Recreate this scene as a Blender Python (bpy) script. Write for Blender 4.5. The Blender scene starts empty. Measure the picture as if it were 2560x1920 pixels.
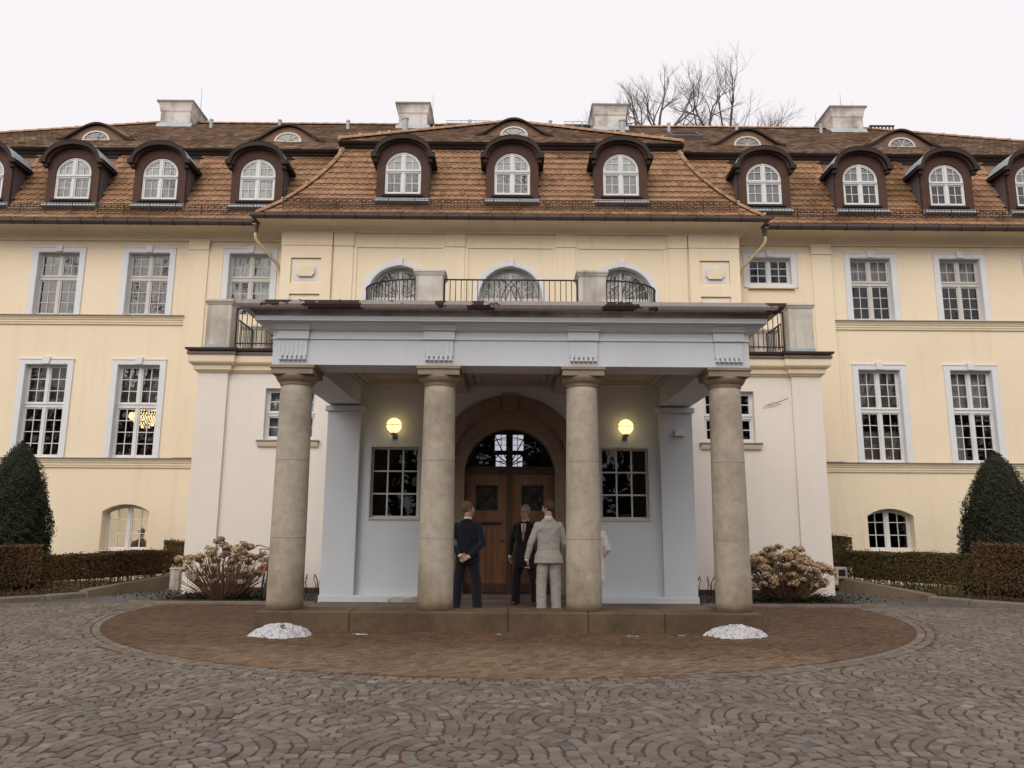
import bpy, bmesh, math, random
import numpy as np
from mathutils import Vector, Matrix
R = math.radians
PI = math.pi
rng = random.Random(7)
scene = bpy.context.scene
col = scene.collection

# ------------------------------------------------------------------ camera, sky, sun, exposure
def look_basis():
    th, yaw, roll = R(10.46), R(0.283), R(0.335)
    fw = Vector((math.sin(yaw)*math.cos(th), math.cos(yaw)*math.cos(th), math.sin(th)))
    rt = Vector((math.cos(yaw), -math.sin(yaw), 0))
    up = rt.cross(fw)
    r2 = rt*math.cos(roll) + up*math.sin(roll)
    u2 = -rt*math.sin(roll) + up*math.cos(roll)
    return fw, r2, u2
cd = bpy.data.cameras.new('camera')
cd.sensor_fit = 'HORIZONTAL'; cd.sensor_width = 36.0; cd.lens = 36.0*1940/2560
cd.clip_start = 0.1; cd.clip_end = 3000
cam = bpy.data.objects.new('camera', cd); col.objects.link(cam)
fw, r2, u2 = look_basis()
m = Matrix((r2, u2, -fw)).transposed().to_4x4(); m.translation = Vector((-0.042, 0, 1.45))
cam.matrix_world = m
scene.camera = cam

SUN_EL, SUN_AZ = 38.0, 196.0          # high, behind the camera and a little to its left, veiled by cloud
world = bpy.data.worlds.new('World'); scene.world = world; world.use_nodes = True
nt = world.node_tree; nt.nodes.clear()
wo = nt.nodes.new('ShaderNodeOutputWorld'); bg = nt.nodes.new('ShaderNodeBackground')
sky = nt.nodes.new('ShaderNodeTexSky'); sky.sky_type = 'NISHITA'; sky.sun_disc = False
sky.sun_elevation = R(SUN_EL); sky.sun_rotation = R(SUN_AZ); sky.air_density = 1.0; sky.dust_density = 6.0
mx = nt.nodes.new('ShaderNodeMix'); mx.data_type = 'RGBA'; mx.inputs[0].default_value = 0.92
mx.inputs[7].default_value = (10.0, 9.6, 9.9, 1)     # even cloud cover
nt.links.new(sky.outputs[0], mx.inputs[6]); nt.links.new(mx.outputs[2], bg.inputs[0])
bg.inputs[1].default_value = 0.060; nt.links.new(bg.outputs[0], wo.inputs[0])
sl = bpy.data.lights.new('sun', 'SUN'); sl.energy = 1.5; sl.angle = R(60); sl.color = (1.0, 0.93, 0.84)
sun = bpy.data.objects.new('sun', sl); col.objects.link(sun)
az = R(SUN_AZ)
sd = Vector((math.sin(az)*math.cos(R(SUN_EL)), math.cos(az)*math.cos(R(SUN_EL)), math.sin(R(SUN_EL))))
sun.rotation_euler = sd.to_track_quat('Z', 'Y').to_euler(); sun.location = (0, -20, 40)
vs = scene.view_settings
vs.view_transform = 'Standard'; vs.look = 'None'; vs.exposure = 0.76; vs.gamma = 1.0; vs.use_curve_mapping = False
scene.cycles.max_bounces = 6; scene.cycles.diffuse_bounces = 3; scene.cycles.glossy_bounces = 3
scene.cycles.transparent_max_bounces = 12; scene.cycles.use_denoising = True
scene.cycles.sample_clamp_indirect = 4.0

# ------------------------------------------------------------------ materials
MATS = {}
def newmat(name):
    mt = bpy.data.materials.new(name); mt.use_nodes = True
    t = mt.node_tree; b = t.nodes['Principled BSDF']; MATS[name] = mt
    return mt, t, b
def nd(t, typ, **kw):
    n = t.nodes.new(typ)
    for k, v in kw.items():
        if k.startswith('i_'): n.inputs[k[2:].replace('_', ' ')].default_value = v
        else: setattr(n, k, v)
    return n
def mixc(t, fac, a, b, blend='MIX'):
    n = t.nodes.new('ShaderNodeMix'); n.data_type = 'RGBA'; n.blend_type = blend
    for i, v in ((0, fac), (6, a), (7, b)):
        if hasattr(v, 'is_linked'): t.links.new(v, n.inputs[i])
        else: n.inputs[i].default_value = v if i == 0 else (*v, 1) if len(v) == 3 else v
    return n.outputs[2]
def ramp(t, src, a, b, ca=0.0, cb=1.0):
    n = t.nodes.new('ShaderNodeMapRange'); n.clamp = True
    t.links.new(src, n.inputs[0]); n.inputs[1].default_value = a; n.inputs[2].default_value = b
    n.inputs[3].default_value = ca; n.inputs[4].default_value = cb
    return n.outputs[0]
def noise(t, scale, detail=4, rough=0.55, stretch=None, coord='Object', dist=0.0):
    tc = t.nodes.new('ShaderNodeTexCoord'); mp = t.nodes.new('ShaderNodeMapping')
    src = tc.outputs[coord]
    t.links.new(src, mp.inputs[0])
    if stretch: mp.inputs['Scale'].default_value = stretch
    n = t.nodes.new('ShaderNodeTexNoise'); n.inputs['Scale'].default_value = scale
    n.inputs['Detail'].default_value = detail; n.inputs['Roughness'].default_value = rough; n.inputs['Distortion'].default_value = dist
    t.links.new(mp.outputs[0], n.inputs[0])
    return n.outputs['Fac']
def mul(t, a, b):
    n = t.nodes.new('ShaderNodeMath'); n.operation = 'MULTIPLY'
    for i, v in enumerate((a, b)):
        if hasattr(v, 'is_linked'): t.links.new(v, n.inputs[i])
        else: n.inputs[i].default_value = v
    return n.outputs[0]
def bump(t, b, h, strength=0.3, dist=0.01):
    n = t.nodes.new('ShaderNodeBump'); n.inputs['Strength'].default_value = strength; n.inputs['Distance'].default_value = dist
    t.links.new(h, n.inputs['Height']); t.links.new(n.outputs[0], b.inputs['Normal'])
def stained(name, base, dark, rough=0.85, big=0.7, amt=0.5, fine=60, fine_amt=0.12, bmp=0.25, bd=0.01, streak=0.0, streak_col=None, attr=None, spec=0.3, lo=0.42, hi=0.75):
    """base colour with large soft stains, optional vertical run-off streaks and fine grain"""
    mt, t, b = newmat(name)
    c = mixc(t, mul(t, ramp(t, noise(t, big, 5), lo, hi), amt), base, dark)
    if streak:
        s = ramp(t, noise(t, 3.0, 4, 0.6, (1, 1, 0.07)), 0.52, 0.78)
        c = mixc(t, mul(t, s, streak), c, streak_col or dark)
    f = noise(t, fine, 3)
    g = mixc(t, f, (1-fine_amt,)*3, (1+fine_amt,)*3)
    c = mixc(t, 1.0, c, g, 'MULTIPLY')
    if attr:
        a = t.nodes.new('ShaderNodeAttribute'); a.attribute_name = attr
        c = mixc(t, 1.0, c, a.outputs['Color'], 'MULTIPLY')
    t.links.new(c, b.inputs['Base Color'])
    b.inputs['Roughness'].default_value = rough; b.inputs['Specular IOR Level'].default_value = spec
    if bmp: bump(t, b, f, bmp, bd)
    return mt
def damp(mt_name, make, col_, amt):
    """mix a damp, dirty stain with its own place into a finished material; make(t) gives the mask"""
    mt = MATS[mt_name]; t = mt.node_tree; b = t.nodes['Principled BSDF']
    src = b.inputs['Base Color'].links[0].from_socket
    c = mixc(t, mul(t, make(t), amt), src, mixc(t, 1.0, src, col_, 'MULTIPLY'))
    t.links.new(c, b.inputs['Base Color'])
def pos(t, axis):
    g_ = t.nodes.new('ShaderNodeNewGeometry'); sp = t.nodes.new('ShaderNodeSeparateXYZ'); t.links.new(g_.outputs['Position'], sp.inputs[0]); return sp.outputs[axis]
def madd(t, a, k, c_):
    n = t.nodes.new('ShaderNodeMath'); n.operation = 'MULTIPLY_ADD'; t.links.new(a, n.inputs[0]); n.inputs[1].default_value = k
    if hasattr(c_, 'is_linked'): t.links.new(c_, n.inputs[2])
    else: n.inputs[2].default_value = c_
    return n.outputs[0]
def plain(name, base, rough=0.6, metal=0.0, var=0.1, scale=8, bmp=0.0, spec=0.4):
    mt, t, b = newmat(name)
    f = noise(t, scale, 4)
    c = mixc(t, f, tuple(x*(1-var) for x in base), tuple(min(1, x*(1+var)) for x in base))
    t.links.new(c, b.inputs['Base Color']); b.inputs['Roughness'].default_value = rough
    b.inputs['Metallic'].default_value = metal; b.inputs['Specular IOR Level'].default_value = spec
    if bmp: bump(t, b, f, bmp, 0.01)
    return mt

stained('cream', (0.80, 0.685, 0.515), (0.72, 0.60, 0.43), big=0.35, amt=0.55, fine=45, fine_amt=0.07, bmp=0.35, bd=0.012, streak=0.3, streak_col=(0.56, 0.45, 0.32))
stained('cream_trim', (0.79, 0.665, 0.485), (0.64, 0.53, 0.38), big=0.8, amt=0.5, fine=45, fine_amt=0.06, bmp=0.2, streak=0.22, streak_col=(0.45, 0.35, 0.24))
stained('white_plaster', (0.75, 0.69, 0.63), (0.68, 0.61, 0.53), big=0.5, amt=0.6, fine=40, fine_amt=0.06, bmp=0.3, streak=0.15, streak_col=(0.52, 0.45, 0.38))
stained('blue_trim', (0.67, 0.685, 0.715), (0.56, 0.57, 0.59), big=1.5, amt=0.4, fine=50, fine_amt=0.06, bmp=0.2)
stained('portico_paint', (0.625, 0.67, 0.715), (0.53, 0.56, 0.585), big=0.8, amt=0.5, fine=45, fine_amt=0.07, bmp=0.25, streak=0.18, streak_col=(0.44, 0.44, 0.46))
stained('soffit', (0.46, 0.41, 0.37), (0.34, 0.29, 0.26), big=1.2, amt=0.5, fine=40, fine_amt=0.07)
stained('shaded_dirty_cove', (0.46, 0.45, 0.46), (0.14, 0.12, 0.115), big=1.3, amt=0.9, fine=40, fine_amt=0.1, streak=0.6, streak_col=(0.13, 0.11, 0.10), lo=0.35, hi=0.65)  # dirt plus the shade under the gutter, both put into the colour
stained('column_stone', (0.43, 0.385, 0.315), (0.24, 0.20, 0.155), big=1.6, amt=0.75, fine=90, fine_amt=0.28, bmp=0.5, bd=0.008, lo=0.45, hi=0.78)
stained('capital_stone', (0.30, 0.24, 0.18), (0.18, 0.14, 0.10), big=2.0, amt=0.7, fine=90, fine_amt=0.2, bmp=0.4)
stained('plinth_stone', (0.135, 0.092, 0.056), (0.065, 0.042, 0.027), big=1.1, amt=0.9, fine=80, fine_amt=0.25, bmp=0.5, streak=0.5, streak_col=(0.06, 0.04, 0.025))
stained('pedestal_stone', (0.55, 0.52, 0.46), (0.26, 0.22, 0.17), big=2.0, amt=0.7, fine=60, fine_amt=0.12, streak=0.95, streak_col=(0.12, 0.10, 0.065))
stained('door_stone', (0.28, 0.22, 0.165), (0.19, 0.145, 0.105), big=2.5, amt=0.7, fine=70, fine_amt=0.15, bmp=0.4)
stained('porch_floor', (0.16, 0.12, 0.095), (0.09, 0.062, 0.05), big=1.0, amt=0.8, fine=60, fine_amt=0.15)
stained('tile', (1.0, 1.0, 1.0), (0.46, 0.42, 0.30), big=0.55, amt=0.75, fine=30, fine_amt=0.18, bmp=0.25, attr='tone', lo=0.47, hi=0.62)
stained('hip_tile', (0.38, 0.22, 0.13), (0.20, 0.15, 0.09), big=3.0, amt=0.8, fine=40, fine_amt=0.18, bmp=0.3)
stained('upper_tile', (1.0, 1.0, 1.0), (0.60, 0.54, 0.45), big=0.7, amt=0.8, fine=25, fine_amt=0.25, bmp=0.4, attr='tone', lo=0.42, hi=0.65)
stained('eyebrow_tile', (0.20, 0.12, 0.08), (0.10, 0.065, 0.05), big=2.0, amt=0.8, fine=30, fine_amt=0.25, bmp=0.4)
stained('brown_board', (0.072, 0.038, 0.027), (0.05, 0.024, 0.018), big=2.5, amt=0.8, fine=50, fine_amt=0.2, rough=0.8, streak=0.25, streak_col=(0.16, 0.09, 0.07))
stained('dark_board', (0.035, 0.022, 0.018), (0.02, 0.014, 0.012), big=2.5, amt=0.8, fine=50, fine_amt=0.2, rough=0.75)
stained('roof_gutter', (0.085, 0.062, 0.055), (0.05, 0.036, 0.032), big=1.2, amt=0.8, fine=40, fine_amt=0.12, rough=0.55)
stained('zinc', (0.36, 0.40, 0.43), (0.24, 0.26, 0.27), big=2.0, amt=0.7, fine=30, fine_amt=0.1, rough=0.5)
stained('cheek_board', (0.14, 0.115, 0.115), (0.09, 0.07, 0.07), big=2.0, amt=0.7, fine=30, fine_amt=0.12, streak=0.3, streak_col=(0.22, 0.2, 0.2))
stained('window_white', (0.66, 0.66, 0.66), (0.50, 0.49, 0.47), big=3.0, amt=0.4, fine=60, fine_amt=0.05, rough=0.5, bmp=0.1)
stained('window_cream', (0.56, 0.54, 0.50), (0.40, 0.37, 0.33), big=3.0, amt=0.4, fine=60, fine_amt=0.05, rough=0.5, bmp=0.1)
stained('chimney_plaster', (0.58, 0.55, 0.52), (0.14, 0.11, 0.09), big=1.6, amt=0.75, fine=40, fine_amt=0.12, streak=0.5, streak_col=(0.12, 0.1, 0.085), lo=0.42, hi=0.68)
stained('chimney_cap', (0.22, 0.20, 0.175), (0.12, 0.10, 0.085), big=2.0, amt=0.7, fine=40, fine_amt=0.15)
stained('asphalt_path', (0.115, 0.105, 0.10), (0.075, 0.066, 0.06), big=0.8, amt=0.8, fine=70, fine_amt=0.2)
stained('kerb_stone', (0.21, 0.175, 0.15), (0.11, 0.088, 0.07), big=2.0, amt=0.7, fine=60, fine_amt=0.2, bmp=0.5)
stained('ramp_concrete', (0.24, 0.19, 0.135), (0.13, 0.10, 0.07), big=1.3, amt=0.8, fine=60, fine_amt=0.15, streak=0.3, streak_col=(0.1, 0.08, 0.055))
stained('soil', (0.06, 0.04, 0.028), (0.025, 0.017, 0.013), big=4.0, amt=0.9, fine=60, fine_amt=0.5, bmp=0.9, bd=0.03)
stained('lawn_earth', (0.085, 0.075, 0.035), (0.05, 0.045, 0.02), big=1.5, amt=0.9, fine=50, fine_amt=0.4, bmp=0.7, bd=0.03)
stained('joint_sand', (0.10, 0.05, 0.03), (0.065, 0.037, 0.024), big=1.2, amt=0.8, fine=110, fine_amt=0.35, bmp=0.6)
stained('far_ground', (0.12, 0.10, 0.085), (0.08, 0.066, 0.055), big=0.5, amt=0.8, fine=15, fine_amt=0.3)
stained('cobble', (1, 1, 1), (0.74, 0.66, 0.60), big=0.6, amt=0.8, fine=45, fine_amt=0.2, bmp=0.45, attr='tone', rough=0.62, spec=0.45)
stained('paver', (1, 1, 1), (0.62, 0.50, 0.42), big=0.45, amt=0.85, fine=60, fine_amt=0.25, bmp=0.45, attr='tone', rough=0.75)
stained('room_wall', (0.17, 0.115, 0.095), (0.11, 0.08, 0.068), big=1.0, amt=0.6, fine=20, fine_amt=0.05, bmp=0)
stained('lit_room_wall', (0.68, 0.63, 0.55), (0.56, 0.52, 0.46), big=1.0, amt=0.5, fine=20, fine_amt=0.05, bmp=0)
def wet_apron(t):
    # meltwater stain on the bricks along the plinth
    n_ = noise(t, 0.55, 4); a = ramp(t, madd(t, n_, 2.6, pos(t, 1)), 10.2, 11.6)
    return a
damp('paver', wet_apron, (0.50, 0.40, 0.34), 0.8)
def wet_foot(t):
    n_ = noise(t, 1.7, 5, 0.6, (1, 1, 0.7)); return ramp(t, madd(t, n_, 2.6, madd(t, pos(t, 2), -1.0, 0.0)), 0.35, 0.95)
damp('column_stone', wet_foot, (0.62, 0.54, 0.45), 0.8)
def mottle(t): return ramp(t, noise(t, 9, 5, 0.65), 0.45, 0.72)
damp('column_stone', mottle, (0.78, 0.74, 0.68), 0.8); damp('plinth_stone', mottle, (0.70, 0.66, 0.60), 0.8); damp('cobble', mottle, (0.80, 0.75, 0.70), 0.6)
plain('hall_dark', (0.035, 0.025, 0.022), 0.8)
plain('net_curtain', (0.60, 0.63, 0.63), 0.9, var=0.12, scale=12)
plain('insect_screen', (0.15, 0.135, 0.135), 0.8, var=0.12, scale=10)
plain('roller_blind', (0.27, 0.235, 0.20), 0.9, var=0.1, scale=3)
plain('iron', (0.028, 0.02, 0.018), 0.6, 0.3, var=0.4, scale=30, bmp=0.2)
plain('steel_tube', (0.16, 0.15, 0.145), 0.35, 0.8, var=0.2)
plain('downpipe_cream', (0.55, 0.42, 0.27), 0.6, var=0.15, scale=4)
plain('plastic_white', (0.6, 0.6, 0.6), 0.5)
plain('black_rubber', (0.02, 0.02, 0.02), 0.75)
plain('red_paint', (0.35, 0.025, 0.015), 0.3, var=0.15)
plain('mortar', (0.52, 0.47, 0.42), 0.9)
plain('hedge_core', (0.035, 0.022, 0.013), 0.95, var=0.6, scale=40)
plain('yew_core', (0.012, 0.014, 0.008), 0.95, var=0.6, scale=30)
plain('bark', (0.11, 0.098, 0.09), 0.9, var=0.35, scale=20)
plain('hydrangea_stem', (0.17, 0.105, 0.065), 0.85, var=0.35, scale=25)
plain('paper_white', (0.62, 0.60, 0.58), 0.8)
plain('skin', (0.42, 0.235, 0.165), 0.55, var=0.12, scale=25)
plain('hair_brown', (0.062, 0.036, 0.027), 0.8, var=0.4, scale=90, bmp=0.4)
plain('hair_blond', (0.15, 0.09, 0.06), 0.8, var=0.35, scale=90, bmp=0.4)
plain('hair_grey', (0.23, 0.19, 0.17), 0.8, var=0.35, scale=90, bmp=0.4)
plain('shirt_white', (0.62, 0.62, 0.66), 0.8)
plain('shoe_brown', (0.12, 0.045, 0.022), 0.4)
plain('shoe_black', (0.02, 0.018, 0.017), 0.35)
plain('tie_pink', (0.34, 0.16, 0.15), 0.7)
plain('glasses_black', (0.03, 0.025, 0.025), 0.4)
def cloth(name, base, var=0.18):
    mt, t, b = newmat(name)
    f = noise(t, 6, 3, 0.5, (1, 1, 0.6), dist=0.8); w = noise(t, 220, 2)
    c = mixc(t, w, tuple(x*(1-var) for x in base), tuple(x*(1+var) for x in base))
    t.links.new(c, b.inputs['Base Color']); b.inputs['Roughness'].default_value = 0.9
    b.inputs['Specular IOR Level'].default_value = 0.2
    b.inputs['Sheen Weight'].default_value = 0.15
    bump(t, b, f, 0.55, 0.035)
cloth('suit_navy', (0.012, 0.013, 0.021)); cloth('coat_black', (0.011, 0.010, 0.011)); cloth('suit_beige', (0.37, 0.345, 0.315)); cloth('coat_white', (0.56, 0.52, 0.49))
cloth('sweater_dark', (0.10, 0.085, 0.075))
# wood of the door
mt, t, b = newmat('door_wood')
g = noise(t, 9, 6, 0.6, (1, 1, 0.08), dist=0.6)
c = mixc(t, ramp(t, g, 0.3, 0.7), (0.13, 0.05, 0.02), (0.24, 0.105, 0.043))
t.links.new(c, b.inputs['Base Color']); b.inputs['Roughness'].default_value = 0.45; bump(t, b, g, 0.2, 0.005)
mt, t, b = newmat('door_wood_dark')
g = noise(t, 9, 6, 0.6, (1, 1, 0.1), dist=0.6)
c = mixc(t, ramp(t, g, 0.3, 0.7), (0.045, 0.018, 0.010), (0.075, 0.032, 0.016))
t.links.new(c, b.inputs['Base Color']); b.inputs['Roughness'].default_value = 0.5
# pebbled door glass
mt, t, b = newmat('pebble_glass')
v = nd(t, 'ShaderNodeTexVoronoi'); v.inputs['Scale'].default_value = 34
tc = nd(t, 'ShaderNodeTexCoord'); t.links.new(tc.outputs['Object'], v.inputs[0])
b.inputs['Base Color'].default_value = (0.05, 0.043, 0.043, 1); b.inputs['Roughness'].default_value = 0.12; b.inputs['Specular IOR Level'].default_value = 0.9
bump(t, b, v.outputs['Distance'], 1.0, 0.03)
# peeling paint of the portico gutter
mt, t, b = newmat('peeling_gutter')
p = ramp(t, noise(t, 1.3, 5, 0.6, (1, 1, 1.6)), 0.54, 0.55)
c = mixc(t, p, (0.48, 0.45, 0.44), (0.085, 0.06, 0.055))
f2 = noise(t, 14, 4); c = mixc(t, 1.0, c, mixc(t, f2, (0.82,)*3, (1.12,)*3), 'MULTIPLY')
t.links.new(c, b.inputs['Base Color']); b.inputs['Roughness'].default_value = 0.9; b.inputs['Specular IOR Level'].default_value = 0.15; bump(t, b, p, -0.4, 0.004)
# snow with grit
mt, t, b = newmat('old_snow')
v = ramp(t, noise(t, 30, 5, 0.75), 0.53, 0.61); w2 = ramp(t, noise(t, 5, 4), 0.55, 0.75)
c = mixc(t, v, (0.54, 0.54, 0.56), (0.08, 0.06, 0.05)); c = mixc(t, mul(t, w2, 0.6), c, (0.30, 0.27, 0.24))
t.links.new(c, b.inputs['Base Color']); b.inputs['Roughness'].default_value = 0.7
bump(t, b, noise(t, 22, 5, 0.7), 0.8, 0.03)
# window glass: a clear sheet with its mirror reflection
def glassmat(name, tint, f0=0.10, wavy=0.008):
    mt, t, b = newmat(name); t.nodes.remove(b); out = t.nodes['Material Output']
    tr = nd(t, 'ShaderNodeBsdfTransparent'); tr.inputs[0].default_value = (*tint, 1)
    gl = nd(t, 'ShaderNodeBsdfGlossy'); gl.inputs['Roughness'].default_value = 0.015; gl.inputs[0].default_value = (0.95, 0.97, 1, 1)
    lw = nd(t, 'ShaderNodeLayerWeight'); lw.inputs[0].default_value = 0.22
    fac = ramp(t, lw.outputs['Fresnel'], 0.0, 1.0, f0, 1.0)
    ms = nd(t, 'ShaderNodeMixShader'); t.links.new(fac, ms.inputs[0]); t.links.new(tr.outputs[0], ms.inputs[1]); t.links.new(gl.outputs[0], ms.inputs[2])
    bn = nd(t, 'ShaderNodeBump'); bn.inputs['Strength'].default_value = 0.25; bn.inputs['Distance'].default_value = wavy
    t.links.new(noise(t, 2.2, 2, coord='Object'), bn.inputs['Height']); t.links.new(bn.outputs[0], gl.inputs['Normal'])
    t.links.new(ms.outputs[0], out.inputs[0])
glassmat('glass', (0.80, 0.80, 0.80), 0.022)
glassmat('hall_glass', (0.72, 0.74, 0.78), 0.012)
# leaves
def leafmat(name, a, bcol, attr=True):
    mt, t, b = newmat(name)
    at = nd(t, 'ShaderNodeAttribute'); at.attribute_name = 'tone'
    sp = nd(t, 'ShaderNodeSeparateColor'); t.links.new(at.outputs['Color'], sp.inputs[0])
    c = mixc(t, sp.outputs[0], a, bcol)
    t.links.new(c, b.inputs['Base Color']); b.inputs['Roughness'].default_value = 0.75; b.inputs['Specular IOR Level'].default_value = 0.2
leafmat('hedge_leaf', (0.050, 0.026, 0.013), (0.165, 0.095, 0.042))
leafmat('hedge_leaf_green', (0.055, 0.04, 0.015), (0.15, 0.11, 0.045))
leafmat('yew_leaf', (0.014, 0.017, 0.009), (0.045, 0.047, 0.022))
leafmat('dry_petal', (0.20, 0.12, 0.065), (0.56, 0.42, 0.27))
leafmat('ground_cover_leaf', (0.012, 0.018, 0.008), (0.05, 0.06, 0.022))
leafmat('litter_leaf', (0.05, 0.028, 0.016), (0.20, 0.12, 0.07))
leafmat('grass_blade', (0.06, 0.07, 0.02), (0.20, 0.20, 0.07))
def emit(name, c, s):
    mt, t, b = newmat(name)
    b.inputs['Base Color'].default_value = (0.8, 0.75, 0.65, 1)
    b.inputs['Emission Color'].default_value = (*c, 1); b.inputs['Emission Strength'].default_value = s
emit('lamp_globe', (1.0, 0.70, 0.28), 1.15)
emit('crystal_lit', (1.0, 0.72, 0.34), 1.6)
emit('ceiling_light', (1.0, 0.88, 0.68), 32.0)

# ------------------------------------------------------------------ mesh helpers
class MB:
    def __init__(s): s.v = []; s.f = []; s.t = []; s.cur = None
    def add(s, vs, fs):
        o = len(s.v); s.v += [tuple(p) for p in vs]; s.f += [tuple(i+o for i in f) for f in fs]
        if s.cur is not None: s.t += [s.cur]*len(vs)
        return s
    def box(s, x0, x1, y0, y1, z0, z1):
        x0, x1 = min(x0, x1), max(x0, x1)
        return s.add([(x0,y0,z0),(x1,y0,z0),(x1,y1,z0),(x0,y1,z0),(x0,y0,z1),(x1,y0,z1),(x1,y1,z1),(x0,y1,z1)],
                     [(0,3,2,1),(4,5,6,7),(0,1,5,4),(1,2,6,5),(2,3,7,6),(3,0,4,7)])
    def cbox(s, x0, x1, y0, y1, z0, z1, c=0.01):
        """box with chamfered vertical and top edges"""
        x0, x1 = min(x0, x1), max(x0, x1)
        def ring(i, z): return [(x0+i,y0+i+c,z),(x0+i+c,y0+i,z),(x1-i-c,y0+i,z),(x1-i,y0+i+c,z),(x1-i,y1-i-c,z),(x1-i-c,y1-i,z),(x0+i+c,y1-i,z),(x0+i,y1-i-c,z)]
        vs = ring(0, z0)+ring(0, z1-c)+ring(c, z1)
        fs = [tuple(range(7,-1,-1)), tuple(range(16,24))]
        for k in (0, 8):
            for i in range(8): fs.append((k+i, k+(i+1)%8, k+8+(i+1)%8, k+8+i))
        return s.add(vs, fs)
    def obox(s, c, hx, hy, hz, rot):
        """oriented box"""
        P = [(sx*hx, sy*hy, sz*hz) for sz in (-1,1) for sx, sy in ((-1,-1),(1,-1),(1,1),(-1,1))]
        return s.add([tuple(Vector(c)+rot@Vector(p)) for p in P], [(0,3,2,1),(4,5,6,7),(0,1,5,4),(1,2,6,5),(2,3,7,6),(3,0,4,7)])
    def prism(s, pts, y0, y1):
        """polygon given as (x,z), counter-clockwise seen from -Y, extruded along Y"""
        n = len(pts)
        return s.add([(x,y0,z) for x,z in pts]+[(x,y1,z) for x,z in pts],
                     [tuple(range(n)), tuple(range(2*n-1, n-1, -1))]+[(i, n+i, n+(i+1)%n, (i+1)%n) for i in range(n)])
    def strip(s, a, b, y0, y1, closed=False):
        """band between two (x,z) polylines, with thickness along Y"""
        n = len(a); o = []
        vs = [(x,y0,z) for x,z in a]+[(x,y0,z) for x,z in b]+[(x,y1,z) for x,z in a]+[(x,y1,z) for x,z in b]
        for i in range(n-1):
            o += [(i,i+1,n+i+1,n+i),(2*n+i,3*n+i,3*n+i+1,2*n+i+1),(i,2*n+i,2*n+i+1,i+1),(n+i,n+i+1,3*n+i+1,3*n+i)]
        o += [(0,n,3*n,2*n),(n-1,3*n-1,4*n-1,2*n-1)]
        return s.add(vs, o)
    def tube(s, pts, r, n=6, cap=True):
        pts = [Vector(p) for p in pts]; k = len(pts)
        rs = r if isinstance(r, (list, tuple)) else [r]*k
        vs = []; up = None
        for i, p in enumerate(pts):
            d = (pts[min(i+1,k-1)]-pts[max(i-1,0)])
            d = d.normalized() if d.length > 1e-9 else Vector((0,0,1))
            if up is None: up = Vector((0,0,1)) if abs(d.z) < 0.9 else Vector((1,0,0))
            a = d.cross(up)
            if a.length < 1e-4: a = d.cross(Vector((0.3,1,0.2)))
            a.normalize(); bb = a.cross(d); up = bb
            for j in range(n):
                t_ = 2*PI*j/n; vs.append(p+(a*math.cos(t_)+bb*math.sin(t_))*rs[i])
        fs = [(i*n+j, i*n+(j+1)%n, (i+1)*n+(j+1)%n, (i+1)*n+j) for i in range(k-1) for j in range(n)]
        if cap: fs += [tuple(range(n-1,-1,-1)), tuple(range((k-1)*n, k*n))]
        return s.add(vs, fs)
    def lathe(s, prof, c=(0,0,0), n=32, cap=True):
        vs = [(c[0]+r*math.cos(2*PI*j/n), c[1]+r*math.sin(2*PI*j/n), c[2]+z) for r, z in prof for j in range(n)]
        k = len(prof)
        fs = [(i*n+j, i*n+(j+1)%n, (i+1)*n+(j+1)%n, (i+1)*n+j) for i in range(k-1) for j in range(n)]
        if cap: fs += [tuple(range(n-1,-1,-1)), tuple(range((k-1)*n, k*n))]
        return s.add(vs, fs)
    def ball(s, c, r, n=10, m_=7, rot=None):
        rx, ry, rz = r if isinstance(r, (list, tuple)) else (r, r, r)
        vs = []; c = Vector(c)
        for i in range(m_+1):
            a = -PI/2+PI*i/m_
            for j in range(n):
                p = Vector((rx*math.cos(a)*math.cos(2*PI*j/n), ry*math.cos(a)*math.sin(2*PI*j/n), rz*math.sin(a)))
                vs.append(c+(rot@p if rot else p))
        return s.add(vs, [(i*n+j, i*n+(j+1)%n, (i+1)*n+(j+1)%n, (i+1)*n+j) for i in range(m_) for j in range(n)])
    def molding(s, prof, path, closed_prof=False):
        """profile (outward, z) swept along a plan path; outward is to the right of travel"""
        n = len(path); P = [Vector((p[0], p[1], 0)) for p in path]; k = len(prof); vs = []
        for i in range(n):
            d0 = (P[i]-P[i-1]).normalized() if i else None
            d1 = (P[i+1]-P[i]).normalized() if i < n-1 else None
            if d0 is None: d0 = d1
            if d1 is None: d1 = d0
            n0 = Vector((d0.y, -d0.x, 0)); n1 = Vector((d1.y, -d1.x, 0))
            mt_ = (n0+n1); mt_ = mt_/max(1e-6, mt_.dot(n0))
            for o, z in prof: vs.append((P[i].x+mt_.x*o, P[i].y+mt_.y*o, z))
        fs = []
        kk = k if closed_prof else k-1
        for i in range(n-1):
            for j in range(kk):
                a, b2 = i*k+j, i*k+(j+1)%k
                fs.append((a, a+k, b2+k, b2))
        fs += [tuple(range(k)), tuple(range(n*k-1, (n-1)*k-1, -1))]
        return s.add(vs, fs)
    def mesh(s, name, mat, smooth=False, weld=False):
        me = bpy.data.meshes.new(name); me.from_pydata(s.v, [], s.f)
        me.validate()
        if mat: me.materials.append(MATS[mat] if isinstance(mat, str) else mat)
        if s.t:
            a = me.attributes.new('tone', 'FLOAT_COLOR', 'POINT')
            a.data.foreach_set('color', np.array([(*c[:3], 1.0) for c in s.t], dtype=np.float32).ravel())
        if weld:
            bm = bmesh.new(); bm.from_mesh(me); bmesh.ops.remove_doubles(bm, verts=bm.verts, dist=1e-5)
            bmesh.ops.recalc_face_normals(bm, faces=bm.faces); bm.to_mesh(me); bm.free()
        if smooth: me.polygons.foreach_set('use_smooth', [True]*len(me.polygons))
        me.update()
        return me
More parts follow.
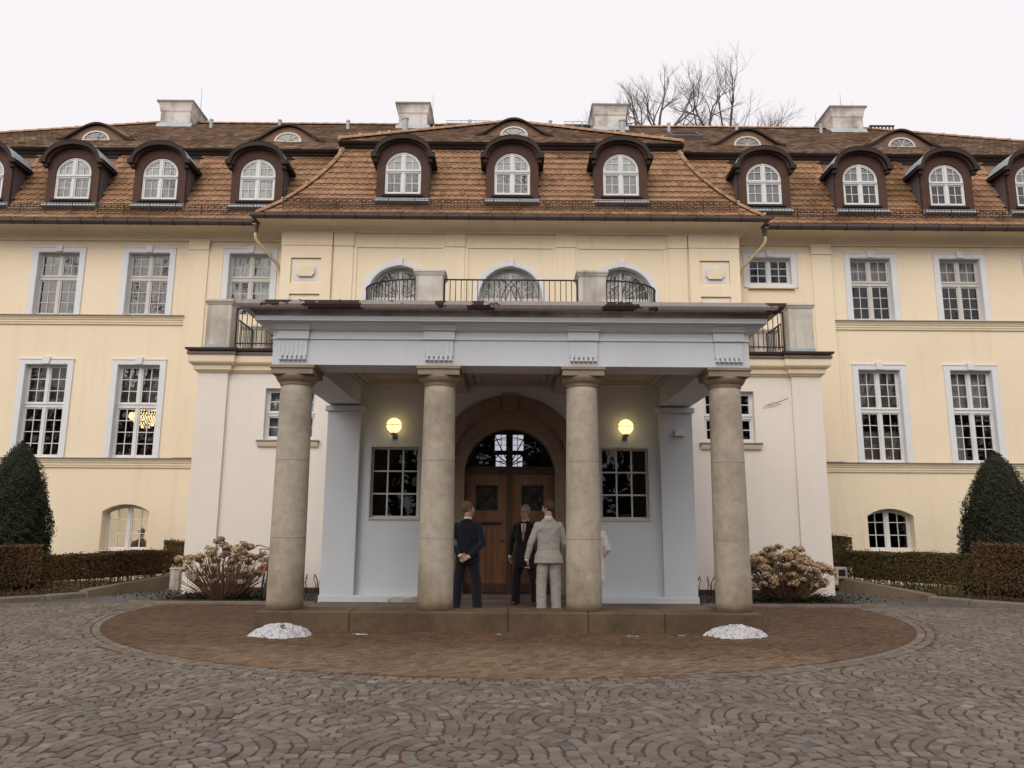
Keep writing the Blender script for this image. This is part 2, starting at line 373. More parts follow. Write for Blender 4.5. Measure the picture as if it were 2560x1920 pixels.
    def build(s, name, mat, parent=None, smooth=False, loc=None, weld=False):
        return link(name, s.mesh(name, mat, smooth, weld), parent, loc)
WORLD_PARENTS = set()     # things whose parts are modelled in world coordinates
def link(name, me, parent=None, loc=None, rot=None):
    o = bpy.data.objects.new(name, me); col.objects.link(o)
    if parent is not None:
        o.parent = parent
        if parent.name in WORLD_PARENTS: o.matrix_parent_inverse = Matrix.Translation(-Vector(parent.location))
    if loc is not None: o.location = loc
    if rot is not None: o.rotation_euler = rot
    return o
def tag(o, label=None, cat=None, group=None, kind=None):
    if label: o['label'] = label
    if cat: o['category'] = cat
    if group: o['group'] = group
    if kind: o['kind'] = kind
    return o
def thing(name, label, cat, loc=(0,0,0), rz=0, group=None):
    o = bpy.data.objects.new(name, None); col.objects.link(o); o.empty_display_size = 0.3
    o.location = loc; o.rotation_euler = (0, 0, rz)
    return tag(o, label, cat, group)
def weighted(o):
    return o
def jit(a): return rng.uniform(-a, a)

# ================================================================== THE GROUND
CC, CR = (0.0, 14.46), 6.5                      # round brick apron in front of the porch
FLOOR = 0.04
g = MB().add([(-900,-900,-0.05),(900,-900,-0.05),(900,1200,-0.05),(-900,1200,-0.05)], [(0,1,2,3)]).build('ground', 'far_ground')
tag(g, 'wide bare ground under and around the house and forecourt', 'ground', kind='structure')
def plan_sheet(name, pts, z, mat, label, cat):
    o = MB().add([(x,y,z) for x,y in pts], [tuple(range(len(pts)))]).build(name, mat)
    return tag(o, label, cat, kind='structure')
def in_circle(x, y, r=CR): return (x-CC[0])**2+(y-CC[1])**2 < r*r
# kerb line that bounds the forecourt at the left and right (mirror images)
KERB = [(13.5, 12.2), (11.2, 13.7), (9.9, 14.75), (9.1, 15.75), (8.65, 16.45)]
def kerb_x(y):
    for (x0,y0),(x1,y1) in zip(KERB[:-1], KERB[1:]):
        if y0 <= y <= y1: return x0+(x1-x0)*(y-y0)/(y1-y0)
    return 13.5 if y < KERB[0][1] else 8.65
pave = plan_sheet('cobble_pavement', [(-16,-8),(16,-8),(16,11),(11.3,13.62),(9.95,14.7),(9.1,15.7),(-9.1,15.7),(-9.95,14.7),(-11.3,13.62),(-16,11)], -0.0085, 'joint_sand',
                  'forecourt paved in grey granite setts laid in fish-scale arcs', 'pavement')
# the setts: fans of concentric rings, each fan overlapped by the two nearer ones
SR, RING = 0.90, 0.104
def fan_owner_ok(px, py, cx, cy):
    if (px-cx)**2+(py-cy)**2 > SR*SR: return False
    for dx in (-SR, SR):
        if (px-cx-dx)**2+(py-cy+SR)**2 < (SR-0.012)**2: return False
    return True
def visible_ground(x, y):
    return 4.55 < y < 15.55 and abs(x) < 0.70*y+0.55
STONE_TONES = [(0.185,0.158,0.135),(0.155,0.13,0.112),(0.205,0.182,0.158),(0.14,0.115,0.10),(0.18,0.158,0.14),(0.20,0.165,0.135),(0.165,0.135,0.122),(0.172,0.162,0.152)]
def sett(mb, cx, cy, ang, a, b, zt, h=0.05):
    """one sett: rounded, slightly irregular block; a along the ring, b across it"""
    k = rng.random()
    c = rng.choice(STONE_TONES); f = rng.uniform(0.78, 1.2)
    if k > 0.996: c = (0.26, 0.20, 0.13)
    elif k > 0.985: c = (0.25, 0.23, 0.205)
    mb.cur = (c[0]*f*0.84, c[1]*f*0.83, c[2]*f*0.77)
    ca, sa = math.cos(ang), math.sin(ang)
    tx, ty = jit(0.035), jit(0.035)
    base = [(-1,-0.80),(-0.84,-1),(0.84,-1),(1,-0.80),(1,0.80),(0.84,1),(-0.84,1),(-1,0.80)]
    base = [(u*a*(1+jit(0.09)), v*b*(1+jit(0.1))) for u, v in base]
    def pt(u, v, z): return (cx+u*ca-v*sa, cy+u*sa+v*ca, z+u*tx+v*ty)
    vs = [pt(u*1.0, v*1.0, zt-h) for u, v in base]+[pt(u, v, zt-0.0055) for u, v in base]+[pt(u*0.90, v*0.88, zt) for u, v in base]
    fs = [tuple(range(16,24))]
    for q in (0, 8):
        for i in range(8): fs.append((q+i, q+(i+1)%8, q+8+(i+1)%8, q+8+i))
    mb.add(vs, fs)
spots = []
j0, j1 = int(3.5/SR), int(16.4/SR)+1
for j in range(j0, j1):
    cy = j*SR
    for i in range(-9, 10):
        cx = (2*i+(j % 2))*SR - 0.35
        if not (3.2 < cy < 16.4 and abs(cx) < 0.72*cy+2.2): continue
        r = SR-RING/2
        while r > 0.05:
            n = max(4, int(round(2*PI*r/0.110)))
            ph = rng.random()*6
            for q in range(n):
                an = ph+2*PI*q/n
                px, py = cx+r*math.cos(an), cy+r*math.sin(an)
                if not fan_owner_ok(px, py, cx, cy) or not visible_ground(px, py): continue
                if in_circle(px, py, CR+0.275) or abs(px) > kerb_x(py)-0.08: continue
                if py > 15.2: continue
                spots.append((px+jit(0.006), py+jit(0.006), an+PI/2+jit(0.06), PI*r/n*rng.uniform(0.84, 0.94), RING/2*rng.uniform(0.80, 0.91)))
            r -= RING
        if visible_ground(cx, cy) and not in_circle(cx, cy, CR+0.3) and abs(cx) < kerb_x(cy)-0.08 and cy < 15.2: spots.append((cx, cy, rng.random()*3, 0.055, 0.05))
# two rows that follow the rim of the brick apron
for k in range(2):
    rr = CR+0.075+k*0.12; n = int(2*PI*rr/0.145)
    for q in range(n):
        an = 2*PI*q/n
        px, py = CC[0]+rr*math.cos(an), CC[1]+rr*math.sin(an)
        if py < 15.15: spots.append((px, py, an+PI/2+jit(0.04), 0.068*rng.uniform(0.88,1), 0.052*rng.uniform(0.88,1)))
spots.sort(key=lambda p: p[1]+0.15*abs(p[0]))
inview = [p for p in spots if abs(p[0]) < 0.655*p[1] and p[1] > 5.0]
near = set(id(p) for p in inview[:300])
rest = MB(); 
for p in spots:
    zt = rng.uniform(-0.002, 0.004)
    if id(p) in near:
        mb = MB(); sett(mb, 0, 0, p[2], p[3], p[4], zt); mb.build('sett', 'cobble', pave, loc=(p[0], p[1], 0))
    else: sett(rest, p[0], p[1], p[2], p[3], p[4], zt)
tag(rest.build('setts', 'cobble', pave), kind='stuff')

# brick apron
n = 72
apron_pts = [(CC[0]+CR*math.cos(2*PI*q/n), min(15.25, CC[1]+CR*math.sin(2*PI*q/n))) for q in range(n)]
apron = plan_sheet('brick_apron', apron_pts, -0.0075, 'joint_sand', 'round apron of small brown clinker bricks before the porch', 'pavement')
BT = [(0.185,0.125,0.078),(0.16,0.106,0.066),(0.205,0.145,0.092),(0.14,0.093,0.062),(0.19,0.134,0.088),(0.175,0.125,0.084)]
bl = []
ang = R(38); ca, sa = math.cos(ang), math.sin(ang); L_, W_ = 0.125, 0.066
for i in range(-75, 76):
    for j in range(-140, 141):
        u = (i+0.5*(j % 2))*L_; v = j*W_
        x = CC[0]+u*ca-v*sa; y = CC[1]-1.5+u*sa+v*ca
        if not in_circle(x, y, CR-0.03) or y > 15.12: continue
        if abs(x) < 3.66 and y > 11.33: continue
        bl.append((x, y))
bl.sort(key=lambda p: p[1])
near = set(bl[:300]); rest = MB()
def brick(mb, x, y):
    c = rng.choice(BT); f = rng.uniform(0.8, 1.18); mb.cur = tuple(q*f for q in c)
    a, b = L_/2-0.006, W_/2-0.007; zt = rng.uniform(-0.003, 0.003); e = 0.006; da = jit(0.04)
    c2, s2 = math.cos(ang+da), math.sin(ang+da)
    def pt(u, v, z): return (x+u*c2-v*s2, y+u*s2+v*c2, z)
    B = [(-a,-b),(a,-b),(a,b),(-a,b)]
    mb.add([pt(u, v, zt-0.03) for u, v in B]+[pt(u, v, zt-0.005) for u, v in B]+[pt(u*(a-e)/a, v*(b-e)/b, zt) for u, v in B],
           [(8,9,10,11)]+[(q+i, q+(i+1)%4, q+4+(i+1)%4, q+4+i) for q in (0,4) for i in range(4)])
for x, y in bl:
    if (x, y) in near:
        mb = MB(); ox, oy = x, y; brick(mb, 0, 0); mb.build('brick', 'paver', apron, loc=(ox, oy, 0))
    else: brick(rest, x, y)
tag(rest.build('bricks', 'paver', apron), kind='stuff')

# asphalt paths to the left and right of the porch, beds, lawns
for s, side in ((-1, 'left'), (1, 'right')):
    P = [(s*6.2,15.14),(s*9.5,15.1),(s*8.72,16.3),(s*7.95,18.9),(s*7.6,20.45),(s*6.5,20.45),(s*6.9,18.2),(s*6.75,16.4)]
    if s < 0: P = P[::-1]
    plan_sheet('asphalt_path', P, -0.006, 'asphalt_path', 'grey asphalt path running back along the '+side+' side of the porch', 'path')
    P = [(s*3.62,15.16),(s*6.95,15.16),(s*6.75,16.4),(s*6.9,18.3),(s*6.6,20.0),(s*3.62,17.42)]
    if s < 0: P = P[::-1]
    plan_sheet('flower_bed', P, 0.012, 'soil', 'dark earth bed under the hydrangeas '+side+' of the porch', 'flower bed')
    P = [(s*8.7,16.5),(s*9.2,15.8),(s*10.0,14.85),(s*11.3,13.8),(s*30,9),(s*30,20.48),(s*7.9,20.48),(s*8.05,18.9)]
    if s < 0: P = P[::-1]
    plan_sheet('lawn', P, 0.045, 'lawn_earth', 'winter lawn strip behind the '+side+' hedge', 'lawn')
    # low bed kerb and curved forecourt kerb
    mb = MB(); mb.molding([(0,-0.02),(0.05,-0.02),(0.05,0.045),(0.045,0.05),(0.0,0.05),(-0.03,0.045),(-0.03,-0.02)],
        [(s*3.66,15.16),(s*6.95,15.16),(s*7.15,15.22)] if s > 0 else [(-7.15,15.22),(-6.95,15.16),(-3.66,15.16)])
    tag(mb.build('bed_kerb', 'kerb_stone'), 'thin stone edging along the '+side+' flower bed', 'kerb', kind='structure')
    pts = [(s*x, y) for x, y in KERB]
    pts = pts if s < 0 else pts[::-1]
    kerb = tag(MB().molding([(-0.10,-0.03),(-0.10,0.06),(0.08,0.06),(0.08,-0.03)], pts).build('kerb', 'kerb_stone'), 'curved granite kerb before the '+side+' hedge', 'kerb', kind='structure')
    for (x0,y0),(x1,y1) in zip(pts[:-1], pts[1:]):
        d = Vector((x1-x0, y1-y0, 0)); nn = max(1, int(d.length/0.85)); a_ = math.atan2(d.y, d.x)
        for q in range(nn):
            c_ = Vector((x0,y0,0))+d*((q+0.5)/nn)
            MB().cbox(-d.length/nn/2+0.006, d.length/nn/2-0.006, -0.115, 0.115, -0.03, 0.105+jit(0.008), 0.022).build('kerb_block', 'kerb_stone', kerb, loc=(c_.x, c_.y, 0)).rotation_euler = (0,0,a_+jit(0.02))
    # sloping ramp wall
    w = MB(); A = Vector((s*8.66,16.35,0)); B = Vector((s*7.93,18.95,0)); d = (B-A).normalized(); nn = Vector((d.y,-d.x,0))*0.11
    vs = []
    for p, zt in ((A, 0.15), (A.lerp(B,0.5), 0.245), (B, 0.32)):
        for q in (-1, 1): vs += [(p+nn*q) + Vector((0,0,-0.05)), (p+nn*q*0.96)+Vector((0,0,zt-0.012)), (p+nn*q*0.82)+Vector((0,0,zt))]
    fs = []
    for i in (0, 6):
        a = [i,i+1,i+2,i+5,i+4,i+3]
        for k in range(5): fs.append((a[k], a[k]+6, a[k+1]+6, a[k+1]))
    fs += [(0,1,2,5,4,3), (12,15,16,17,14,13)]
    w.add(vs, fs)
    tag(w.build('ramp_wall', 'ramp_concrete', weld=True), 'low sloping concrete wall beside the '+side+' path', 'wall')

# ================================================================== THE MANSION
M = thing('mansion', 'long cream mansion with orange mansard roof and columned porch', 'building', (0, 18, 0))
WORLD_PARENTS.add(M.name)
YW, YR, YT, YV = 20.5, 20.1, 17.4, 15.4        # wing wall, centre block wall, terrace wall, porch back wall

class Arch:
    """segmental / round arch head: half width hw, springing zs, rise"""
    def __init__(s, xc, hw, zs, rise): s.xc, s.hw, s.zs, s.rise = xc, hw, zs, rise
    def f(s, x):
        d = min(1.0, abs(x-s.xc)/s.hw)
        if s.rise >= s.hw*0.9: return s.zs+s.rise*math.sqrt(max(0, 1-d*d))
        r = (s.hw**2+s.rise**2)/(2*s.rise)
        return s.zs-(r-s.rise)+math.sqrt(max(0, r*r-(d*s.hw)**2))
    def pts(s, n=16):
        o = []
        for i in range(n+1):
            if s.rise >= s.hw*0.9: x = s.xc-s.hw*math.cos(PI*i/n)
            else: x = s.xc-s.hw+2*s.hw*i/n
            o.append((x, s.f(x)))
        return o
    def grown(s, d):
        return Arch(s.xc, s.hw+d, s.zs, s.rise+d) if s.rise >= s.hw*0.9 else Arch(s.xc, s.hw+d, s.zs, s.rise*(s.hw+d)/s.hw*0.98+d*0.55)
    def chord(s, z, off=0):
        """half width of the arch at height z"""
        if z <= s.zs: return s.hw
        lo, hi = 0.0, s.hw
        for _ in range(30):
            md = (lo+hi)/2
            if s.f(s.xc+md) > z: lo = md
            else: hi = md
        return lo
def wall_panel(mb, x0, x1, z0, z1, Y, holes=(), depth=0.2):
    """front sheet of a wall with real openings and their reveals; a hole is (xa,xb,za,zb) or (xa,xb,za,Arch)"""
    H = []
    for h in holes:
        if isinstance(h[3], Arch): H.append((h[0], h[1], h[2], h[3].zs+h[3].rise, h[3]))
        else: H.append((*h, None))
    xs = sorted({x0, x1, *[h[0] for h in H], *[h[1] for h in H]}); zs = sorted({z0, z1, *[h[2] for h in H], *[h[3] for h in H]})
    xs = [x for x in xs if x0-1e-6 <= x <= x1+1e-6]; zs = [z for z in zs if z0-1e-6 <= z <= z1+1e-6]
    for a, b in zip(xs[:-1], xs[1:]):
        for c, d in zip(zs[:-1], zs[1:]):
            mx_, mz = (a+b)/2, (c+d)/2
            if any(h[0] < mx_ < h[1] and h[2] < mz < h[3] for h in H): continue
            mb.add([(a,Y,c),(b,Y,c),(b,Y,d),(a,Y,d)], [(0,1,2,3)])
    for xa, xb, za, zb, ar in H:
        y2 = Y+depth; zt = ar.zs if ar else zb
        mb.add([(xa,Y,za),(xa,y2,za),(xa,y2,zt),(xa,Y,zt)], [(0,3,2,1)]); mb.add([(xb,Y,za),(xb,y2,za),(xb,y2,zt),(xb,Y,zt)], [(0,1,2,3)])
        mb.add([(xa,Y,za),(xb,Y,za),(xb,y2,za),(xa,y2,za)], [(0,1,2,3)])
        if ar:
            P = ar.pts(20)
            for (ax, az_), (bx, bz) in zip(P[:-1], P[1:]):
                mb.add([(ax,Y,az_),(bx,Y,bz),(bx,Y,zb),(ax,Y,zb)], [(0,1,2,3)])
                mb.add([(ax,Y,az_),(ax,y2,az_),(bx,y2,bz),(bx,Y,bz)], [(0,1,2,3)])
        else: mb.add([(xa,Y,zb),(xb,Y,zb),(xb,y2,zb),(xa,y2,zb)], [(0,3,2,1)])
PANES = {}
def pane(parent, xa, xb, za, zb, Y, mat='glass'):
    w, h = round(xb-xa, 3), round(zb-za, 3); k = (w, h, mat)
    if k not in PANES: PANES[k] = MB().box(-w/2, w/2, -0.002, 0.002, -h/2, h/2).mesh('pane', mat)
    tilt = (jit(0.006), 0, jit(0.006))
    return link('pane', PANES[k], parent, ((xa+xb)/2, Y, (za+zb)/2), tilt)
def poly_pane(parent, pts, Y, mat='glass'):
    return MB().prism(pts, Y-0.002, Y+0.002).build('pane', mat, parent)
def casement(xa, xb, za, zb, Y, bands, mat='window_white', ncas=2, cols=2, arch=None, fw_=0.05, sash=0.035, mun=0.02, mull=0.07, name='window', glass='glass', parent=None):
    """wooden window: outer frame, mullion, transoms, sashes and glazing bars as one mesh, every pane its own part"""
    f = MB(); D = 0.08
    top = arch.zs if arch else zb
    f.box(xa, xa+fw_, Y, Y+D, za, top); f.box(xb-fw_, xb, Y, Y+D, za, top)
    f.box(xa+fw_, xb-fw_, Y, Y+D, za, za+fw_)
    inner = None
    if arch:
        inner = Arch(arch.xc, arch.hw-fw_, arch.zs, arch.rise-fw_)
        f.strip(inner.pts(18), [(x, z) for x, z in arch.pts(18)], Y+0.001, Y+D-0.001)
    else: f.box(xa+fw_, xb-fw_, Y, Y+D, zb-fw_, zb)
    xi0, xi1 = xa+fw_, xb-fw_
    wob = parent if parent is not None else M
    W = []
    cw = (xi1-xi0-(ncas-1)*mull)/ncas
    def zlim(x): return inner.f(x) if inner else 1e9
    for k in range(ncas-1):
        x = xi0+(k+1)*cw+k*mull
        f.box(x, x+mull, Y-0.006, Y+D, za+fw_, min(zb-fw_, zlim(x+mull/2)-0.004) if inner else zb-fw_)
    zs = [b_[0] for b_ in bands]
    for (a0, a1, r0), (b0, b1, r1) in zip(bands[:-1], bands[1:]):
        f.box(xi0, xi1, Y-0.012, Y+D-0.004, a1, b0)
        f.box(xi0-0.02, xi1+0.02, Y-0.03, Y-0.012, b0-0.03, b0-0.008)
    panes = []
    for z0, z1, rows in bands:
        for k in range(ncas):
            x0 = xi0+k*(cw+mull); x1 = x0+cw; ys = Y+0.014
            hasarch = inner is not None and z1 > inner.zs-0.02
            if not hasarch:
                f.box(x0, x0+sash, ys, ys+0.045, z0, z1); f.box(x1-sash, x1, ys, ys+0.045, z0, z1)
                f.box(x0+sash, x1-sash, ys, ys+0.045, z0, z0+sash); f.box(x0+sash, x1-sash, ys, ys+0.045, z1-sash, z1)
            else:
                f.box(x0+sash, x1-sash, ys, ys+0.045, z0, z0+sash)
                for xs_ in (x0, x1-sash):
                    t_ = min(z1, zlim(xs_+sash/2))
                    if t_ > z0: f.box(xs_, xs_+sash, ys, ys+0.045, z0, t_)
                P = [(x, inner.f(x)) for x in np.linspace(x0, x1, 12)]
                f.strip([(x, max(z0+0.01, z-sash*1.25)) for x, z in P], [(x, max(z0+0.012, z)) for x, z in P], ys+0.001, ys+0.044)
            gx0, gx1, gz0, gz1 = x0+sash, x1-sash, z0+sash, z1-sash
            pw = (gx1-gx0-(cols-1)*mun)/cols; ph = (gz1-gz0-(rows-1)*mun)/rows
            for c_ in range(cols-1):
                x = gx0+(c_+1)*pw+c_*mun
                zt = gz1 if not hasarch else min(gz1, zlim(x+mun/2)-sash)
                if zt > gz0: f.box(x, x+mun, ys+0.008, ys+0.036, gz0, zt)
            for r_ in range(rows-1):
                z = gz0+(r_+1)*ph+r_*mun
                a, b_ = gx0, gx1
                if hasarch:
                    ch = inner.chord(z+mun/2)-0.03
                    a, b_ = max(a, inner.xc-ch), min(b_, inner.xc+ch)
                if b_ > a+0.02: f.box(a, b_, ys+0.010, ys+0.034, z, z+mun)
            for c_ in range(cols):
                for r_ in range(rows):
                    a = gx0+c_*(pw+mun); c0 = gz0+r_*(ph+mun)
                    panes.append((a, a+pw, c0, c0+ph, ys+0.022, hasarch))
    o = f.build(name, mat, wob)
    for a, b_, c0, c1, y, ha in panes:
        if ha and min(inner.f(a), inner.f(b_)) < c1+0.03:
            xs_ = [x for x in np.linspace(a, b_, 7)]
            tp = [(x, min(c1, inner.f(x)-0.02)) for x in xs_]
            tp = [(x, z) for x, z in tp if z > c0+0.02]
            if len(tp) < 3: continue
            poly_pane(o, [(tp[0][0], c0), (tp[-1][0], c0)]+tp[::-1], y, glass)
        else: pane(o, a, b_, c0, c1, y, glass)
    return o
def surround(win, xa, xb, za, zb, Y, w=0.15, t=0.12, mat='blue_trim'):
    """painted flat surround with dropped keystone, child of its window"""
    s = MB(); y0, y1 = Y-0.035, Y+0.004
    s.box(xa-w, xa, y0, y1, za, zb); s.box(xb, xb+w, y0, y1, za, zb); s.box(xa-w, xb+w, y0, y1, zb, zb+t)
    s.box(xa-w-0.012, xb+w+0.012, y0-0.015, y1, zb+t, zb+t+0.025)
    s.build('surround', mat, win)
    c = (xa+xb)/2
    MB().prism([(c-0.075, zb-0.004), (c+0.075, zb-0.004), (c+0.105, zb+t+0.065), (c-0.105, zb+t+0.065)], Y-0.075, Y+0.003).build('keystone', mat, win)
    # inner lining of the opening in the same paint
    l = MB(); l.box(xa-0.001, xa+0.012, Y-0.03, Y+0.16, za, zb); l.box(xb-0.012, xb+0.001, Y-0.03, Y+0.16, za, zb); l.box(xa+0.012, xb-0.012, Y-0.03, Y+0.16, zb-0.012, zb+0.001)
    l.build('lining', mat, win)
def room(x0, x1, y0, y1, z0, z1, mat='room_wall', back=True):
    m_ = MB(); V = [(x0,y0,z0),(x1,y0,z0),(x1,y1,z0),(x0,y1,z0),(x0,y0,z1),(x1,y0,z1),(x1,y1,z1),(x0,y1,z1)]
    m_.add(V, [(0,1,2,3),(4,7,6,5),(1,5,6,2),(3,7,4,0)]+([(2,6,7,3)] if back else []))
    return m_.build('interior', mat, M)
def blind(x0, x1, z0, z1, Y, mat='net_curtain', folds=0, name='curtain'):
    m_ = MB(); n = max(2, int((x1-x0)/0.02)) if folds else 2
    P = [(x0+(x1-x0)*i/(n-1), Y+(0.018*math.sin(i*0.9)+0.01*math.sin(i*0.37) if folds else 0)) for i in range(n)]
    vs = [(x, y, z) for x, y in P for z in (z0, z1)]
    m_.add(vs+[(x, y+0.004, z) for x, y, z in vs], [(2*i, 2*i+2, 2*i+3, 2*i+1) for i in range(n-1)]+[(2*n+2*i+1, 2*n+2*i+3, 2*n+2*i+2, 2*n+2*i) for i in range(n-1)])
    return m_.build(name, mat, M, smooth=bool(folds))

# ---------------- wings
UP = [(-10.69+0.15, -9.24-0.15), (-13.17+0.15, -11.72-0.15), (-15.66+0.15, -14.21-0.15)]
BASE = [(-10.57, -9.36), (-13.05, -11.84)]
for s in (-1, 1):
    fl = lambda a, b: (min(-s*a, -s*b), max(-s*a, -s*b))
    holes = []; ups = []; gfs = []; bas = []
    for a, b in UP:
        a, b = fl(a, b)
        ups.append((a, b, 7.07, 8.86)); gfs.append((a, b, 3.19, 5.70))
    third = fl(-7.92+0.15, -6.43-0.15)
    ups.append((*third, 7.07, 8.86) if s < 0 else (*third, 8.08, 8.86))
    for a, b in BASE:
        a, b = fl(a, b); bas.append((a, b, 0.80 if s < 0 else 0.90, Arch((a+b)/2, (b-a)/2, 1.80, 0.185)))
    holes = ups+gfs+bas
    xo, xi = s*21.0, s*6.2
    x0, x1 = min(xo, xi), max(xo, xi)
    w = MB()
    wall_panel(w, x0, x1, -0.1, 2.93, YW, [h for h in holes if h[2] < 2.9], 0.30)
    wall_panel(w, x0, x1, 2.93, 9.45, YW, [h for h in holes if h[2] > 2.9], 0.16)
    w.add([(xo,YW,-0.1),(xo,32,-0.1),(xo,32,9.45),(xo,YW,9.45)], [(0,1,2,3)])
    wall = w.build('wall', 'cream', M); wall['label'] = 'cream rendered front of the ' + ('left' if s < 0 else 'right') + ' wing'
    # rooms behind
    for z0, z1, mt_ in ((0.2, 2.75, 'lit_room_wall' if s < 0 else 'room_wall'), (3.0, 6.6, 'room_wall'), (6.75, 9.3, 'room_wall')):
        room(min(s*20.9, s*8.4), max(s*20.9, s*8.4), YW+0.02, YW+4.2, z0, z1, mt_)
    room(min(s*8.3, s*6.3), max(s*8.3, s*6.3), YW+0.02, YW+3, 6.75, 9.3)
    for a, b, z0, z1 in ups:
        if z1-z0 > 1:
            o = casement(a, b, z0, z1, YW+0.12, [(z0+0.05, 8.08, 3), (8.20, z1-0.05, 2)], 'window_cream')
            surround(o, a, b, z0, z1, YW)
        else:
            o = casement(a, b, z0, z1, YW+0.12, [(z0+0.05, z1-0.05, 3)], 'window_white')
            surround(o, a, b, z0, z1, YW)
            MB().box(a-0.15, b+0.15, YW-0.035, YW+0.003, z0-0.10, z0).build('surround', 'blue_trim', o)
            MB().box(a-0.05, b+0.05, YW-0.12, YW+0.002, z0-0.15, z0-0.103).build('sill', 'cream_trim', o)
    for k, (a, b, z0, z1) in enumerate(gfs):
        o = casement(a, b, z0, z1, YW+0.12, [(z0+0.05, 4.53, 4), (4.65, z1-0.05, 3)], 'window_white')
        surround(o, a, b, z0, z1, YW)
    for a, b, z0, ar in bas:
        casement(a, b, z0, ar.zs+ar.rise, YW+0.24, [(z0+0.05, ar.zs+ar.rise, 3)], 'window_white', arch=ar, cols=2)
    # curtains and blinds seen through the glass
    def cur(k, f0, f1, z0, z1, mat, folds=1):
        a, b, _, _ = gfs[k]; blind(a+(b-a)*f0, a+(b-a)*f1, z0, z1, YW+0.32, mat, folds)
    if s < 0:
        cur(0, 0, 1, 4.62, 5.66, 'roller_blind', 0); cur(1, 0, 1, 4.62, 5.66, 'roller_blind', 0)
    else:
        cur(1, 0, 1, 4.62, 5.66, 'net_curtain', 1); cur(1, 0.0, 0.36, 3.2, 4.25, 'net_curtain', 1); cur(0, 0, 1, 3.2, 4.05, 'roller_blind', 0); cur(0, 0, 1, 4.62, 5.66, 'roller_blind', 0)
    for k, h in enumerate(ups):
        if h[3]-h[2] > 1 and k in ((3,) if s < 0 else (0, 1)): blind(h[0], h[1], 8.15 if s > 0 or k == 0 else 7.3, 8.84, YW+0.32, 'net_curtain' if s > 0 or k == 3 else 'roller_blind', 1)
    # string courses with weathered stone top
    prof = lambda z: [(0,z),(0.035,z),(0.04,z+0.05),(0.055,z+0.06),(0.055,z+0.11),(0.075,z+0.125),(0.085,z+0.17),(0.11,z+0.185),(0.11,z+0.215),(0,z+0.225)]
    for z, xe in ((2.93, 7.2), (6.80, 8.85)):
        P = [(-20.9,YW),(-xe,YW)] if s < 0 else [(xe,YW),(20.9,YW)]
        MB().molding(prof(z), P).build('string_course', 'cream_trim', M)
        MB().molding([(0,z+0.226),(0.135,z+0.218),(0.135,z+0.245),(0,z+0.262)], P).build('weathering_slab', 'chimney_cap', M)
    # slightly forward bay next to the centre block, with its pilaster
    bay = MB()
    a, b = fl(-8.85, -6.2); hh = ups[3]
    bay_y = YW-0.03
    wb = MB(); wall_panel(wb, a, b, 3.2, 8.98, bay_y, [(hh[0]-0.16, hh[1]+0.16, hh[2]-0.16 if s > 0 else hh[2]-0.02, hh[3]+0.15)], 0.035)
    e = -8.85 if s < 0 else 8.85
    wb.add([(e,bay_y,3.2),(e,YW,3.2),(e,YW,8.98),(e,bay_y,8.98)], [(0,1,2,3)] if s > 0 else [(3,2,1,0)])
    wb.build('bay_panel', 'cream', M)
    a, b = fl(-8.86, -8.32)
    p_ = MB(); p_.box(a, b, bay_y-0.04, bay_y+0.001, 3.2, 8.92); p_.build('pilaster', 'cream', M)
    c_ = MB(); c_.box(a-0.01, b+0.01, bay_y-0.065, bay_y+0.001, 8.925, 9.235); c_.build('pilaster_capital', 'cream_trim', M)
    # eaves cornice: deep plaster cove
    P = [(-20.9,YW),(-6.2,YW)] if s < 0 else [(6.2,YW),(20.9,YW)]
    MB().molding([(-0.02,9.19),(0.06,9.19),(0.06,9.235),(0.085,9.25),(0.13,9.33),(0.23,9.405),(0.40,9.445),(0.62,9.46),(0.64,9.50),(-0.02,9.50)], P).build('cornice', 'cream_trim', M, smooth=False)
    # roof gutter with seams
    gut = [(0.585,9.54),(0.59,9.47),(0.625,9.42),(0.68,9.40),(0.735,9.42),(0.77,9.47),(0.775,9.545),(0.76,9.545),(0.755,9.475),(0.725,9.435),(0.68,9.418),(0.635,9.435),(0.605,9.475),(0.60,9.54)]
    P2 = [(-20.9,YW),(-6.95,YW)] if s < 0 else [(6.95,YW),(20.9,YW)]
    go = MB().molding(gut, P2, True).build('gutter', 'roof_gutter', M)
    x = 7.2
    while x < 16:
        MB().molding([(0.580,9.55),(0.583,9.465),(0.62,9.412),(0.68,9.392),(0.74,9.412),(0.777,9.465),(0.782,9.55)], [(s*x-0.012,YW),(s*x+0.012,YW)]).build('bracket', 'iron', go)
        x += 0.62
    # outlet and slanting downpipe to the centre block
    dp = MB(); xg = s*6.86
    dp.tube([(xg,YW-0.68,9.42),(xg,YW-0.68,9.20)], [0.075,0.05], 10)
    do = dp.build('downpipe_outlet', 'cheek_board', M)
    dp = MB(); dp.tube([(xg,YW-0.68,9.22),(xg,YW-0.68,9.08),(xg-s*0.03,YW-0.66,9.0),(xg-s*0.10,YW-0.60,8.90),(xg-s*0.55,YW-0.36,8.42),(s*6.27,YW-0.20,8.28),(s*6.25,YW-0.16,8.18),(s*6.25,YW-0.16,6.6)], 0.042, 10)
    dp.build('downpipe', 'downpipe_cream', M, smooth=True)

